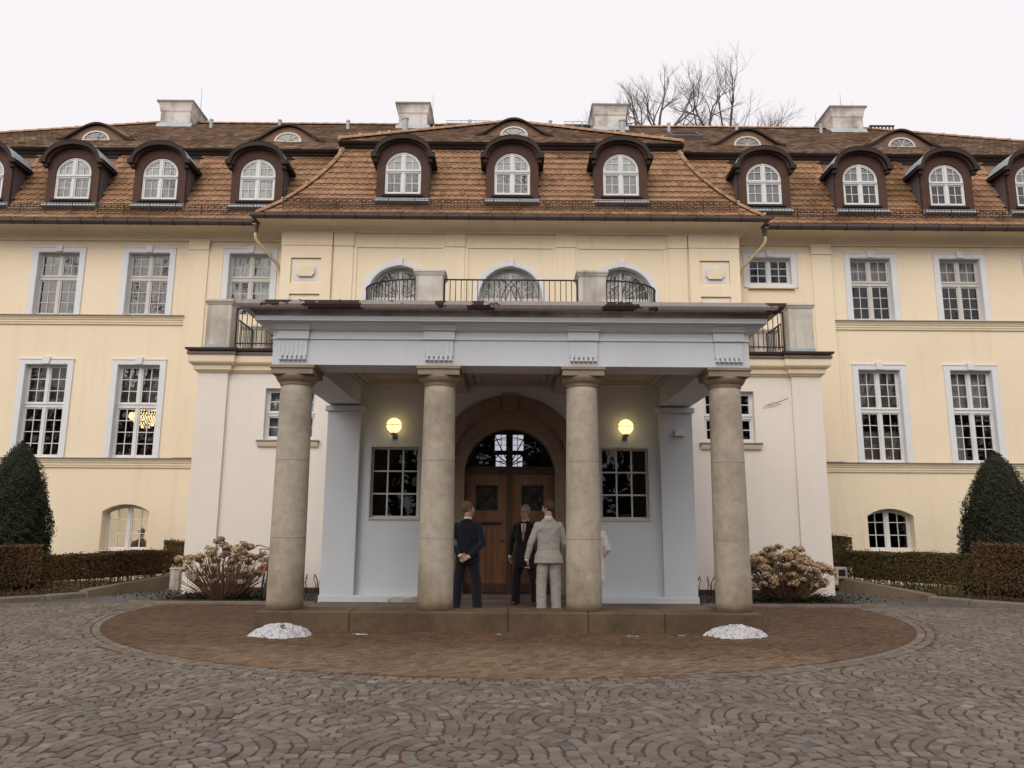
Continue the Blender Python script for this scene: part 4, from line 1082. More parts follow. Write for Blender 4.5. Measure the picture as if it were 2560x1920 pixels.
rf = MB(); X_ = XO+0.24; yb = YV+0.02
rf.add([(-X_,YF-0.24,4.715),(X_,YF-0.24,4.715),(X_,yb,4.75),(X_-0.6,yb,5.2),(-X_+0.6,yb,5.2),(-X_,yb,4.75),(-X_+1.2,YF+1.6,5.1),(X_-1.2,YF+1.6,5.1)], [(0,1,7,6),(1,2,3,7),(6,7,3,4),(5,0,6,4)])
rf.build('porch_roof', 'zinc', M)
# triglyph blocks with guttae over each column
for x in (-3.29, -1.09, 1.09, 3.29):
    tg = MB(); w_ = 0.212
    tg.box(x-w_, x+w_, YF-0.028, YF+0.001, 3.988, 4.2275); 
    for k in range(7):
        xa = x-w_+0.012+k*(2*w_-0.024)/6-0.012
        tg.box(xa, xa+0.024, YF-0.036, YF-0.0281, 3.992, 4.20)
    o = tg.build('triglyph', 'portico_paint', M)
    MB().box(x-w_-0.022, x+w_+0.022, YF-0.05, YF-0.0215, 4.2565, 4.361).build('triglyph_block', 'portico_paint', o)
    MB().box(x-w_-0.02, x+w_+0.02, YF-0.06, YF+0.001, 4.2285, 4.2535).build('triglyph_ledge', 'portico_paint', o)
    gm = MB().prism([(-0.019,0.0),(-0.026,-0.062),(0.026,-0.062),(0.019,0.0)][::-1], -0.055, 0.0).mesh('gutta', 'portico_paint')
    for k in range(6): link('gutta', gm, o, (x-w_+0.035+k*(2*w_-0.07)/5, YF, 3.972))
    MB().box(x-w_, x+w_, YF-0.03, YF+0.001, 3.9735, 3.9875).build('regula', 'portico_paint', o)
    if abs(x) > 2:
        s = 1 if x > 0 else -1
        MB().box(*sorted((s*XO-s*0.001, s*(XO+0.028))), YF+0.09, YF+0.51, 3.99, 4.2275).build('triglyph_side', 'portico_paint', o)
        gm2 = MB().box(-0.0175, 0.0175, -0.022, 0.022, -0.058, 0).mesh('gutta', 'portico_paint')
        for k in range(6): link('gutta', gm2, o, (s*(XO+0.0175), YF+0.125+k*0.07, 3.975))
    b0, b1 = sorted((x-w_-0.04, x+w_+0.04))
    MB().molding([(0.05,4.364),(0.085,4.368),(0.10,4.39),(0.125,4.41),(0.15,4.432),(0.05,4.44)], [(b0,YF),(b1,YF)]).build('triglyph_cap', 'portico_paint', o)

# ---------------- roofs
# lower mansard: flared profile (y, z); dy shifts it forward for the centre block
def prof_wing(dy=0.0, lift=0.0): return [(19.83+dy, 9.53+lift), (20.25+dy, 10.03+lift), (20.62+dy, 10.72+lift), (21.30+dy, 12.22+lift)]
def along(P, d):
    for (a, b), (c, e) in zip(P[:-1], P[1:]):
        L = math.hypot(c-a, e-b)
        if d <= L or (c, e) == P[-1]:
            t_ = d/L; return a+(c-a)*t_, b+(e-b)*t_, (c-a)/L, (e-b)/L
        d -= L
PLEN = sum(math.hypot(c-a, e-b) for (a, b), (c, e) in zip(prof_wing()[:-1], prof_wing()[1:]))
DORM_W = [7.05, 9.75, 12.16, 14.58]
DORMERS = [(s*x, 0.0) for x in DORM_W for s in (-1, 1)] + [(-2.95, -0.42), (0.03, -0.42), (3.0, -0.42)]
roof = MB(); PW, PC = prof_wing(), prof_wing(-0.42, 0.03)
for s in (-1, 1):
    for (a, b), (c, e) in zip(PW[:-1], PW[1:]):
        roof.add([(s*5.2,a+0.03,b-0.03),(s*21.3,a+0.03,b-0.03),(s*21.3,c+0.03,e-0.03),(s*5.2,c+0.03,e-0.03)], [(0,1,2,3)] if s > 0 else [(3,2,1,0)])
def hipx(z):          # half width of the centre mansard face at height z (flared hip line)
    t_ = (z-9.55)/(12.25-9.55); t_ = max(0, min(1, t_))
    return 6.74-1.90*(1-(1-t_)**1.55)
N_ = 10
Lc = [along(PC, PLEN*i/N_)[:2] for i in range(N_+1)]
for (a, b), (c, e) in zip(Lc[:-1], Lc[1:]):
    roof.add([(-hipx(b),a+0.03,b-0.03),(hipx(b),a+0.03,b-0.03),(hipx(e),c+0.03,e-0.03),(-hipx(e),c+0.03,e-0.03)], [(0,1,2,3)])
    for s in (-1, 1): roof.add([(s*hipx(b),a+0.03,b-0.03),(s*hipx(b),22.4,b-0.03),(s*hipx(e),22.4,e-0.03),(s*hipx(e),c+0.03,e-0.03)], [(0,1,2,3)] if s > 0 else [(3,2,1,0)])
lower = roof.build('mansard_roof', 'eyebrow_tile', M)
TT = [(0.37,0.205,0.118),(0.35,0.195,0.11),(0.39,0.22,0.128),(0.33,0.185,0.105),(0.36,0.21,0.122),(0.32,0.19,0.11)]
TW, ROWH = 0.178, 0.232
def tile_mesh(mb, x, y, z, dy, dz, layer):
    """rounded plain tile lying on the slope: (x,y,z) lower end, (dy,dz) up-slope"""
    c = rng.choice(TT); f = rng.uniform(0.88, 1.1)
    if rng.random() < 0.05: f *= 0.7
    mb.cur = tuple(q*f for q in c)
    w = TW/2-0.003; L = ROWH+0.05; th = 0.034; nrm = (-dz, dy)           # outward normal (y,z)
    pts = [(-w, 0.055), (-w*0.72, 0.018), (0, 0.0), (w*0.72, 0.018), (w, 0.055), (w, L), (-w, L)]
    tl = 0.014
    def pt(u, v, h):
        lift = 0.046+(0.0 if layer else -0.014)-0.040*(v/L)
        return (x+u, y+dy*v+nrm[0]*(h+lift), z+dz*v+nrm[1]*(h+lift))
    vs = [pt(u, v, 0) for u, v in pts]+[pt(u, v, -th) for u, v in pts[:5]]
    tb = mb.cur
    mb.t += [tuple(q*0.72 for q in tb)]*5+[tb]*2+[tuple(q*0.10 for q in tb)]*5; mb.cur = None  # tail and rim tones darkened: edge dirt and the shadow line between rows
    mb.add(vs, [tuple(range(7)), (0,7,8,1), (1,8,9,2), (2,9,10,3), (3,10,11,4)])
tiles = []
def lay(P, xr, centre):
    nrows = int(PLEN/ROWH)
    for r_ in range(nrows):
        for layer in (0, 1):
            d = r_*ROWH+(0.0 if layer == 0 else 0.062)
            y, z, dy, dz = along(P, d)
            off = (TW/2 if (layer+r_) % 2 else 0)
            x0, x1 = xr(z)
            k0, k1 = math.ceil((x0-off)/TW), math.floor((x1-off)/TW)
            for k in range(k0, k1+1):
                x = k*TW+off
                hit = False
                for dx, ddy in DORMERS:
                    if abs(x-dx) < 0.70 and z > 10.05 and (ddy != 0) == centre: hit = True
                if hit: continue
                tiles.append((x+jit(0.004), y, z+jit(0.004), dy, dz, layer, centre))
lay(PW, lambda z: (-17.5, -hipx(z)-0.04), False); lay(PW, lambda z: (hipx(z)+0.04, 17.5), False)
lay(PC, lambda z: (-hipx(z)+0.09, hipx(z)-0.09), True)
order = sorted([t_ for t_ in tiles if t_[6] and t_[5] == 1 and abs(t_[0]) < 6.4], key=lambda t_: abs(t_[2]-10.9)+0.05*abs(t_[0]))
near = set(id(t_) for t_ in order[:300]); rest = MB()
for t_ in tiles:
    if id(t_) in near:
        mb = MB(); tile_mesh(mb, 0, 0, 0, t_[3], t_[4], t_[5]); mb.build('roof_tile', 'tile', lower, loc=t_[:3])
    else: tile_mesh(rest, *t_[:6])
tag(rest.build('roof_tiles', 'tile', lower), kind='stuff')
# upper roof
EY, EZ, RY, RZ = 21.02, 12.24, 26.0, 15.74        # eave and ridge of the main upper roof
SL = (RZ-EZ)/(RY-EY)
RX, HX = 12.7, 20.3                               # ridge end, eave corner
CEY, CEZ, CAY, CAZ, CHX = 20.60, 12.29, 25.0, 15.33, 4.92   # centre hip: eave y, z, apex y, z, half width
ur = MB()
ur.add([(-HX,EY,EZ),(HX,EY,EZ),(RX,RY,RZ),(-RX,RY,RZ)], [(0,1,2,3)])
ur.add([(HX,EY,EZ),(HX,31.5,EZ),(RX,RY,RZ)], [(0,1,2)]); ur.add([(-HX,EY,EZ),(-HX,31.5,EZ),(-RX,RY,RZ)], [(2,1,0)])
ur.add([(-HX,31.5,EZ),(HX,31.5,EZ),(RX,RY,RZ),(-RX,RY,RZ)], [(3,2,1,0)])
ur.add([(-CHX,CEY,CEZ),(CHX,CEY,CEZ),(0,CAY,CAZ)], [(0,1,2)])
for s in (-1, 1): ur.add([(s*CHX,CEY,CEZ),(s*CHX,23.5,CEZ),(0,26.0,CAZ),(0,CAY,CAZ)], [(0,1,2,3)] if s > 0 else [(3,2,1,0)])
upper = ur.build('upper_roof', 'eyebrow_tile', M)
# boarded eaves of the upper roof (the dark band under it)
for P, hw in (([(-HX,21.22),(-4.5,21.22)], 0), ([(4.5,21.22),(HX,21.22)], 0), ([(-CHX+0.12,22.0),(-CHX+0.12,CEY+0.2),(CHX-0.12,CEY+0.2),(CHX-0.12,22.0)], 1)):
    dz = 0.05 if hw else 0
    MB().molding([(-0.10,12.02+dz),(0.0,12.02+dz),(0.01,12.10+dz),(0.06,12.13+dz),(0.075,12.18+dz),(0.16,12.20+dz),(0.185,12.235+dz),(-0.1,12.235+dz)], P).build('roof_break_board', 'dark_board', M)
UT = [(0.37,0.26,0.19),(0.33,0.235,0.175),(0.41,0.30,0.225),(0.29,0.205,0.155),(0.39,0.275,0.20)]
EYEB = [(-12.78, 0), (-6.88, 0), (7.30, 0), (12.08, 0), (0.08, 1)]
uw, uh = 0.178, 0.155
def eye_h(x): 
    d = abs(x)
    return 0.52*(0.5+0.5*math.cos(PI*min(1.0, d/1.15)))**0.85
rows_u = MB(); cand = []
def upper_tiles(ey, ez, sl, rlen, xr, centre):
    L = math.hypot(1, sl); dy, dz = 1/L, sl/L; n = int(rlen/uh)
    for r_ in range(n):
        y, z = ey+dy*uh*r_, ez+dz*uh*r_
        x0, x1 = xr(y); off = uw/2 if r_ % 2 else 0
        for k in range(math.ceil((x0-off)/uw), math.floor((x1-off)/uw)+1):
            x = k*uw+off
            skip = False
            for ex, c_ in EYEB:
                if c_ == centre:
                    h = eye_h(x-ex)
                    yf = (22.22 if not c_ else 21.78)
                    if h > 0.02 and yf-0.03 < y < yf+h/(sl-0.30): skip = True
            if not skip: cand.append((x, y, z, dy, dz))
upper_tiles(EY, EZ, SL, math.hypot(RY-EY, RZ-EZ), lambda y: (-(HX-(HX-RX)*(y-EY)/(RY-EY)) if y > 20 else 0, HX-(HX-RX)*(y-EY)/(RY-EY)), 0)
csl = (CAZ-CEZ)/(CAY-CEY)
def ctile(y): w = CHX*(CAY-y)/(CAY-CEY); return (-w+0.08, w-0.08)
cand = [c for c in cand if abs(c[0]) < 17.5 and not (abs(c[0]) < CHX*(CAY-max(c[1]+0.2, CEY))/(CAY-CEY))]
base_n = len(cand)
upper_tiles(CEY, CEZ, csl, math.hypot(CAY-CEY, CAZ-CEZ), ctile, 1)
cand_c = cand[base_n:]; near = set(id(t_) for t_ in cand_c[:300])
def utile(mb, x, y, z, dy, dz):
    c = rng.choice(UT); f = rng.uniform(0.7, 1.25); mb.cur = tuple(q*f for q in c)
    w = uw/2-0.003; n = (-dz, dy); l0 = 0.030+jit(0.005); L = uh+0.03
    vs = [(x-w,y+n[0]*l0,z+n[1]*l0),(x+w,y+n[0]*l0,z+n[1]*l0),(x+w,y+dy*L+n[0]*0.008,z+dz*L+n[1]*0.008),(x-w,y+dy*L+n[0]*0.008,z+dz*L+n[1]*0.008),(x-w,y,z),(x+w,y,z)]
    tb = mb.cur; mb.t += [tuple(q*0.8 for q in tb)]*2+[tb]*2+[tuple(q*0.30 for q in tb)]*2; mb.cur = None  # rim tone darkened too, for dirt and the shadow line of each row
    mb.add(vs, [(0,1,2,3),(4,5,1,0)])
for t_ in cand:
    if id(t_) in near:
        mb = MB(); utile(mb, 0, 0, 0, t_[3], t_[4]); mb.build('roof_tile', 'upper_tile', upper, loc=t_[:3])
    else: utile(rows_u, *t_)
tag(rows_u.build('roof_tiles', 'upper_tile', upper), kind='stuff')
# hip and ridge tiles: overlapping half-round pieces
def half_tile(mb, p, q, r0, r1, n=8):
    p, q = Vector(p), Vector(q); d = (q-p).normalized(); a = d.cross(Vector((0,0,1))).normalized(); u = a.cross(d)
    vs = []
    for c, r in ((p, r0), (q, r1)):
        for i in range(n+1):
            t_ = PI*i/n-0.0; vs.append(c+a*math.cos(t_)*r+u*(math.sin(t_)*r*0.9-0.02))
    fs = [(i, i+1, n+2+i, n+1+i) for i in range(n)]+[tuple(range(n+1))[::-1]]
    mb.add(vs, fs)
def hip_run(pts, parent, step=0.34, r=0.115, mort=0.25):
    pts = [Vector(p) for p in pts]; 
    for a, b in zip(pts[:-1], pts[1:]):
        L = (b-a).length; n = max(1, int(round(L/step)))
        for i in range(n):
            p = a.lerp(b, i/n); q = a.lerp(b, min(1, (i+1.18)/n))
            mb = MB(); half_tile(mb, p, q, r*rng.uniform(0.98,1.06), r*0.86); o = mb.build('hip_tile', 'hip_tile', parent, smooth=True)
            if rng.random() < mort: MB().ball(p.lerp(q, 0.02)+Vector((0,-0.02,r*0.62)), (0.05,0.05,0.035), 7, 4).build('mortar', 'mortar', parent, smooth=True)
for s in (-1, 1):
    hp = [(s*hipx(z), y-0.01, z+0.03) for y, z in [along(PC, PLEN*i/9)[:2] for i in range(10)]]
    hip_run(hp, lower, 0.33, 0.10, 0.3)
    hip_run([(s*CHX,CEY,CEZ+0.06),(0,CAY,CAZ+0.06)], upper, 0.36, 0.115, 0.35)
    hip_run([(s*HX*0.97,EY+0.15,EZ+0.12),(s*RX,RY,RZ+0.05)], upper, 0.40, 0.10, 0.15)
hip_run([(-RX,RY,RZ+0.03),(RX,RY,RZ+0.03)], upper, 0.42, 0.10, 0.05)
hip_run([(0,CAY,CAZ+0.05),(0,25.4,CAZ+0.05)], upper, 0.36, 0.11, 0)
# eyebrow dormers
for ex, c_ in EYEB:
    yf = 21.78 if c_ else 22.22
    zb = (CEZ+(yf-CEY)*csl) if c_ else (EZ+(yf-EY)*SL)
    sl = csl if c_ else SL
    eb = MB(); xs_ = np.linspace(-1.18, 1.18, 45); nv = 9
    for x in xs_:
        h = eye_h(x); dmax = h/(sl-0.30)+0.02
        for k in range(nv):
            d = dmax*k/(nv-1)
            eb.v.append((ex+x, yf-0.10+d*1.0+ (0.10*k/(nv-1)), zb+h+0.30*d+0.045-(0.07*sl if k == 0 else 0)*(1-h/0.4)))
    for i in range(len(xs_)-1):
        for k in range(nv-1): eb.f.append((i*nv+k, (i+1)*nv+k, (i+1)*nv+k+1, i*nv+k+1))
    o = eb.build('eyebrow_dormer', 'eyebrow_tile', M, smooth=False)
    # rows of tile edges over the hood
    for k in range(1, nv-1):
        rw = MB(); pr = []
        for i in range(len(xs_)):
            v = eb.v[i*nv+k]
            if eye_h(xs_[i]) > 0.03: pr.append((v[0], v[1]-0.012, v[2]+0.012))
        rw.tube(pr, 0.013, 4); rw.build('tile_course', 'eyebrow_tile', o)
    lip = MB(); lip.strip([(ex+x, zb+eye_h(x)-0.005-0.02*(1-eye_h(x)/0.4)) for x in xs_], [(ex+x, zb+eye_h(x)+0.045) for x in xs_], yf-0.105, yf-0.05); lip.build('edge_course', 'dark_board', o)
    fr = MB(); fr.prism([(ex-1.05, zb-0.03), (ex+1.05, zb-0.03)]+[(ex+x, zb+eye_h(x)-0.01) for x in np.linspace(1.05, -1.05, 25)], yf, yf+0.05); fr.build('dormer_face', 'eyebrow_tile', o)
    wf = MB(); hw, rs = 0.42, 0.30; n = 16; y0 = yf-0.03
    def ep(k, i): return (ex-hw*k*math.cos(PI*i/n), zb+0.015+rs*k*math.sin(PI*i/n))
    wf.strip([ep(0.86, i) for i in range(n+1)], [ep(1.0, i) for i in range(n+1)], y0-0.012, y0+0.028)
    wf.box(ex-hw, ex+hw, y0-0.014, y0+0.028, zb-0.012, zb+0.02)
    for i in range(1, 5):
        an = PI*i/5; wf.tube([(ex, y0, zb+0.02), (ex-hw*0.88*math.cos(an), y0, zb+0.015+rs*0.88*math.sin(an))], 0.011, 4)
    wf.build('window_frame', 'window_cream', o)
    for i in range(5):
        a0, a1 = PI*i/5+0.03, PI*(i+1)/5-0.03
        q = [(ex, zb+0.03)]+[(ex-hw*0.86*math.cos(a0+(a1-a0)*k/4), zb+0.017+rs*0.86*math.sin(a0+(a1-a0)*k/4)) for k in range(5)]
        poly_pane(o, q[::-1], y0+0.016)
    MB().prism([(ex-0.40, zb), (ex+0.40, zb)]+[(ex-0.40*math.cos(PI*i/10), zb+0.01+0.28*math.sin(PI*i/10)) for i in range(10, -1, -1)], yf-0.004, yf-0.001).build('blind', 'net_curtain' if ex > -10 else 'insect_screen', o)

# arched dormers in the mansard
for x, dy in DORMERS:
    yf = 20.22+dy; zb = 10.14+(0.03 if dy else 0); c = x
    wz0, zsp, hw = zb+0.17, zb+0.90, 0.49
    ar = Arch(c, hw, zsp, 0.50)
    oa = Arch(c, 0.715, zb+1.20, 0.56)
    # front board with the arched opening
    fb = MB(); P = oa.pts(20)
    wall_panel(fb, c-0.715, c+0.715, zb, zb+1.20, yf, [(c-hw, c+hw, wz0, zb+1.1999)], 0.001) if False else None
    A_ = [(c-hw, wz0)]+[(q, z) for q, z in ar.pts(20)]+[(c+hw, wz0)]
    B_ = [(c-0.715, wz0)]+[(q, max(zb+1.2, z)) for q, z in P]+[(c+0.715, wz0)]
    fb.strip(A_, B_, yf, yf+0.10)
    fb.box(c-0.715, c+0.715, yf+0.0005, yf+0.10, zb, wz0)
    d = fb.build('dormer', 'brown_board', M)
    MB().cbox(c-0.56, c+0.56, yf-0.05, yf-0.0005, wz0-0.075, wz0-0.02, 0.008).build('sill', 'dark_board', d)
    # cheeks
    for s in (-1, 1):
        ck = MB(); xk = c+s*0.715
        yk = [along(PW if not dy else PC, PLEN*i/12)[:2] for i in range(13)]
        yk = [(y, z) for y, z in yk if zb-0.02 <= z <= zb+1.32 and y > yf]
        P_ = [(yf+0.101, zb)]+yk+[(yf+0.101, zb+1.32)]
        P_ = [(yf+0.101, zb), (20.30+dy, zb), *[(y+0.05, z) for y, z in yk], (yk[-1][0]+0.05, zb+1.34), (yf+0.101, zb+1.34)]
        nP = len(P_)
        vs = [(xk, y, z) for y, z in P_]+[(xk-s*0.02, y, z) for y, z in P_]
        ck.add(vs, [tuple(range(nP)), tuple(range(2*nP-1, nP-1, -1))]+[(i, nP+i, nP+(i+1)%nP, (i+1)%nP) for i in range(nP)])
        ck.build('cheek', 'cheek_board', d)
    # hood: arched cornice with ears, zinc skin running back
    zh = zb+1.22
    hood_in = [(c-0.87, zh-0.01), (c-0.72, zh-0.01)]+[(c-0.70*math.cos(PI*i/20), zh+0.02+0.46*math.sin(PI*i/20)) for i in range(1, 20)]+[(c+0.72, zh-0.01), (c+0.87, zh-0.01)]
    hood_out = [(c-0.87, zh+0.035), (c-0.80, zh+0.055)]+[(c-0.775*math.cos(PI*i/20), zh+0.05+0.545*math.sin(PI*i/20)) for i in range(1, 20)]+[(c+0.80, zh+0.055), (c+0.87, zh+0.035)]
    h1 = MB(); h1.strip(hood_in, hood_out, yf-0.20, yf-0.11); h1.build('hood_cornice', 'dark_board', d)
    h2 = MB(); h2.strip([(c+(q-c)*0.93, z-0.03) for q, z in hood_in], [(c+(q-c)*0.965, z-0.004) for q, z in hood_out], yf-0.11, yf+0.002); h2.build('hood_molding', 'brown_board', d)
    yb_ = 21.45+dy
    h3 = MB(); outer = [(q, z+0.012) for q, z in hood_out]; 
    n = len(outer); rows = []
    for k, y in enumerate((yf-0.21, yf+0.15, yf+0.5, yb_-0.55, yb_-0.25, yb_)):
        sag = (0, 0, 0, 0.02, 0.09, 0.24)[k]; wd = (1, 1, 1, 1, 0.97, 0.86)[k]
        rows += [(c+(q-c)*wd, y, z-sag*(0.4+0.6*max(0, (z-zh)/0.56))) for q, z in outer]
    h3.add(rows, [(k*n+i, k*n+i+1, (k+1)*n+i+1, (k+1)*n+i) for k in range(5) for i in range(n-1)])
    h3.build('hood_roof', 'zinc', d, smooth=True)
    for s in (-1, 1):
        e0, e1 = sorted((c+s*0.70, c+s*0.87)); MB().box(e0, e1, yf-0.20, yf+0.75, zh-0.055, zh-0.012).build('hood_eave', 'dark_board', d)
        e0, e1 = sorted((c+s*0.69, c+s*0.80)); MB().cbox(e0, e1, yf-0.13, yf-0.002, zh-0.17, zh-0.057, 0.008).build('hood_bracket', 'dark_board', d)
    # zinc apron
    ap = MB(); ap.add([(c-0.73,yf-0.16,zb-0.10),(c+0.73,yf-0.16,zb-0.10),(c+0.73,yf-0.01,zb+0.045),(c-0.73,yf-0.01,zb+0.045),(c-0.73,yf-0.01,zb-0.15),(c+0.73,yf-0.01,zb-0.15)], [(0,1,2,3),(0,4,5,1),(1,5,2),(0,3,4)])
    ap.build('apron_flashing', 'zinc', d)
    # window, its parts hang under the dormer
    zt = wz0+0.63
    f_ = MB()
    wob = casement(c-hw+0.004, c+hw-0.004, wz0+0.004, zsp+0.49, yf+0.03, [(wz0+0.035, zt-0.01, 2), (zt+0.06, zsp+0.49, 2)], 'window_white', arch=Arch(c, hw-0.004, zsp, 0.49), fw_=0.035, sash=0.035, mull=0.065, mun=0.016, name='dormer_window')
    upn = 'net_curtain'; lon = 'insect_screen' if not (abs(x) > 6 and abs(x) < 8) else 'net_curtain'
    MB().prism([(c-0.47, zt+0.03), (c+0.47, zt+0.03)]+[(q, z-0.03) for q, z in Arch(c, 0.47, zsp, 0.48).pts(14)[::-1] if z > zt+0.1], yf+0.085, yf+0.09).build('curtain', upn, d)
    MB().box(c-0.47, c+0.47, yf+0.082, yf+0.087, wz0+0.02, zt+0.02).build('curtain', lon, d)

# snow guards: a little grille standing on the slope
def snow_guard(x0, x1, y, z):
    g_ = MB(); h = 0.23
    for q in (0.0, 0.11, 0.22): g_.box(x0, x1, y-0.007, y+0.007, z+q, z+q+0.014)
    x = x0; k = 0
    while x < x1:
        g_.box(x-0.005, x+0.005, y-0.016, y-0.008, z-0.01, z+h+0.01)
        if k % 8 == 0: g_.box(x-0.012, x+0.012, y-0.03, y-0.017, z-0.10, z+h+0.01); g_.tube([(x,y-0.01,z+0.12),(x,y+0.22,z+0.12)], 0.008, 4)
        x += 0.088; k += 1
    g_.build('snow_guard', 'iron', M)
snow_guard(-16.9, -6.45, 20.03, 9.86); snow_guard(6.45, 16.9, 20.03, 9.86); snow_guard(-6.1, 6.1, 19.60, 9.87)

# chimneys with flared caps
for k, (x0, x1) in enumerate(((-12.40, -11.36), (-3.98, -2.98), (2.98, 4.06), (11.42, 12.50))):
    y0, y1 = 25.35, 26.5
    o = MB().box(x0, x1, y0, y1, 14.6, 15.96).build('chimney', 'chimney_plaster', M)
    cp = MB(); cp.molding([(0,15.90),(0.012,15.92),(0.03,16.02),(0.075,16.12),(0.12,16.16),(0.12,16.225),(0.10,16.235),(-0.3,16.24)], [(x0,y0-0.0),(x1,y0),(x1,y1),(x0,y1),(x0,y0-0.0)]) if False else None
    def rg(o_, z): return [(x0-o_,y0-o_,z),(x1+o_,y0-o_,z),(x1+o_,y1+o_,z),(x0-o_,y1+o_,z)]
    lv = [rg(0.004,15.84),rg(0.03,15.90),rg(0.03,15.94),rg(0.05,16.06),rg(0.085,16.16),rg(0.115,16.185),rg(0.115,16.235),rg(0.09,16.25)]
    cp.add([p for l in lv for p in l], [(q*4+i, q*4+(i+1)%4, q*4+4+(i+1)%4, q*4+4+i) for q in range(len(lv)-1) for i in range(4)]+[tuple(range(len(lv)*4-4, len(lv)*4))])
    cp.build('chimney_cap', 'chimney_plaster', o)
    MB().box(x0-0.128, x1+0.128, y0-0.128, y1+0.128, 16.19, 16.246).build('cap_slab', 'chimney_cap', o)
    fl2 = MB(); yb0 = EY+(15.35-EZ)/SL
    fl2.add([(x0-0.10,y0-0.10,RZ-(RY-y0+0.10)*SL+0.02),(x1+0.10,y0-0.10,RZ-(RY-y0+0.10)*SL+0.02),(x1+0.10,y0-0.012,RZ-(RY-y0)*SL+0.14),(x0-0.10,y0-0.012,RZ-(RY-y0)*SL+0.14)], [(0,1,2,3)])
    fl2.build('flashing', 'zinc', o)
    if k == 2: MB().lathe([(0.13,16.25),(0.13,16.32),(0.11,16.33),(0.13,16.34),(0.13,16.40),(0.05,16.42)], (3.5,25.7,0), 14).build('chimney_pot', 'chimney_cap', o)
# vents, skylight, roof walk, lightning rods
for x, big in ((-10.47,0),(-8.08,0),(-5.70,0),(-3.68,1),(-1.50,0),(1.42,0),(3.86,1),(5.52,0),(7.9,0),(10.85,0)):
    y = 25.05 if not big else 24.9; r = 0.055 if not big else 0.10
    zr = EZ+(y-EY)*SL
    if abs(x) < 2: y = 25.9; zr = 15.6
    o = MB().lathe([(r,zr-0.1),(r,zr+0.27+(0.12 if big else 0)),(r*1.25,zr+0.28+(0.12 if big else 0)),(r*1.25,zr+0.33+(0.12 if big else 0))], (x,y,0), 12).build('vent_pipe', 'zinc', M, smooth=False)
sk = MB(); a, b, y0, y1 = 5.22, 6.20, 23.25, 24.05
z0, z1 = EZ+(y0-EY)*SL, EZ+(y1-EY)*SL
def skp(x, t_, h): return (x, y0+(y1-y0)*t_-0.55*h, z0+(z1-z0)*t_+0.83*h)
for (xa, xb, ta, tb) in ((a,a+0.06,0,1),(b-0.06,b,0,1),(a+0.06,b-0.06,0,0.07),(a+0.06,b-0.06,0.93,1)):
    sk.add([skp(xa,ta,0),skp(xb,ta,0),skp(xb,tb,0),skp(xa,tb,0),skp(xa,ta,0.16),skp(xb,ta,0.16),skp(xb,tb,0.16),skp(xa,tb,0.16)], [(4,5,6,7),(0,1,5,4),(1,2,6,5),(2,3,7,6),(3,0,4,7)])
sko = sk.build('skylight', 'cheek_board', M)
MB().add([skp(a+0.05,0.05,0.10),skp(b-0.05,0.05,0.10),skp(b-0.05,0.95,0.10),skp(a+0.05,0.95,0.10)], [(0,1,2,3)]).build('pane', 'pebble_glass', sko)
rw = MB()
for x0, x1 in ((-2.3,-0.75), (1.9,2.85)):
    rw.box(x0, x1, 25.5, 25.8, 15.58, 15.61); rw.box(x0, x1, 25.49, 25.51, 15.68, 15.70)
    for x in np.linspace(x0, x1, 4): rw.box(x-0.01, x+0.01, 25.5, 25.52, 15.3, 15.7)
rw.build('roof_walk', 'zinc', M)
rc = MB()
for q in range(7): rc.box(12.95+q*0.13, 12.99+q*0.13, 25.7, 25.75, 15.45, 15.72)
rc.box(12.9, 13.8, 25.69, 25.76, 15.72, 15.76); rc.box(12.9, 13.8, 25.69, 25.76, 15.58, 15.61); rc.build('roof_grating', 'iron', M)
for x, z0, z1 in ((-11.25,16.2,17.15),(-2.85,16.2,16.95),(2.86,15.6,16.35),(11.05,15.6,16.3),(12.02,16.25,17.1),(12.45,16.25,16.75)):
    MB().tube([(x,25.9,z0-0.4),(x+jit(0.02),25.9,z1)], [0.014,0.006], 5).build('lightning_rod', 'steel_tube', M)

# ================================================================== THINGS ON AND AROUND THE PORCH
for s, side in ((-1, 'left'), (1, 'right')):
    t_ = thing('wall_lamp', 'lit round globe lamp on the porch wall '+side+' of the door', 'lamp', (s*2.285, YV-0.002, 3.41), 0, 'globe lamps on the porch wall')
    MB().ball((0,-0.20,0), 0.148, 28, 18).build('globe', 'lamp_globe', t_, smooth=True)
    rg_ = MB(); n = 28
    rg_.tube([(0.163*math.cos(2*PI*i/n), -0.20+0.163*math.sin(2*PI*i/n), 0.0) for i in range(n+1)], 0.006, 5, False)
    rg_.tube([(0,-0.20-0.163*math.cos(a_), -0.163*math.sin(a_)) for a_ in np.linspace(0, PI*0.95/2+0.1, 10)], 0.005, 5)
    rg_.build('ring', 'iron', t_)
    br = MB(); br.lathe([(0.055,-0.19),(0.06,-0.165),(0.05,-0.145),(0.03,-0.14)], (0,-0.20,0), 16); br.tube([(0,-0.20,-0.185),(0,-0.15,-0.205),(0,-0.06,-0.20),(0,0.0,-0.20)], 0.014, 8)
    br.cbox(-0.05, 0.05, -0.025, 0.0, -0.25, -0.14, 0.006); br.build('bracket', 'steel_tube', t_)
o = MB().add([(-0.09,0,0.06),(0.09,0,0.06),(0.10,0,-0.075),(-0.10,0,-0.075),(-0.085,-0.055,0.06),(0.085,-0.055,0.06),(0.10,-0.11,-0.06),(-0.10,-0.11,-0.06)],
             [(4,5,6,7)[::-1],(0,1,5,4),(1,2,6,5),(2,3,7,6),(3,0,4,7)]).build('sensor_box', 'plastic_white', None, loc=(3.345, YA-0.002, 3.30))
tag(o, 'small white plastic box on the right porch pier', 'wall box')

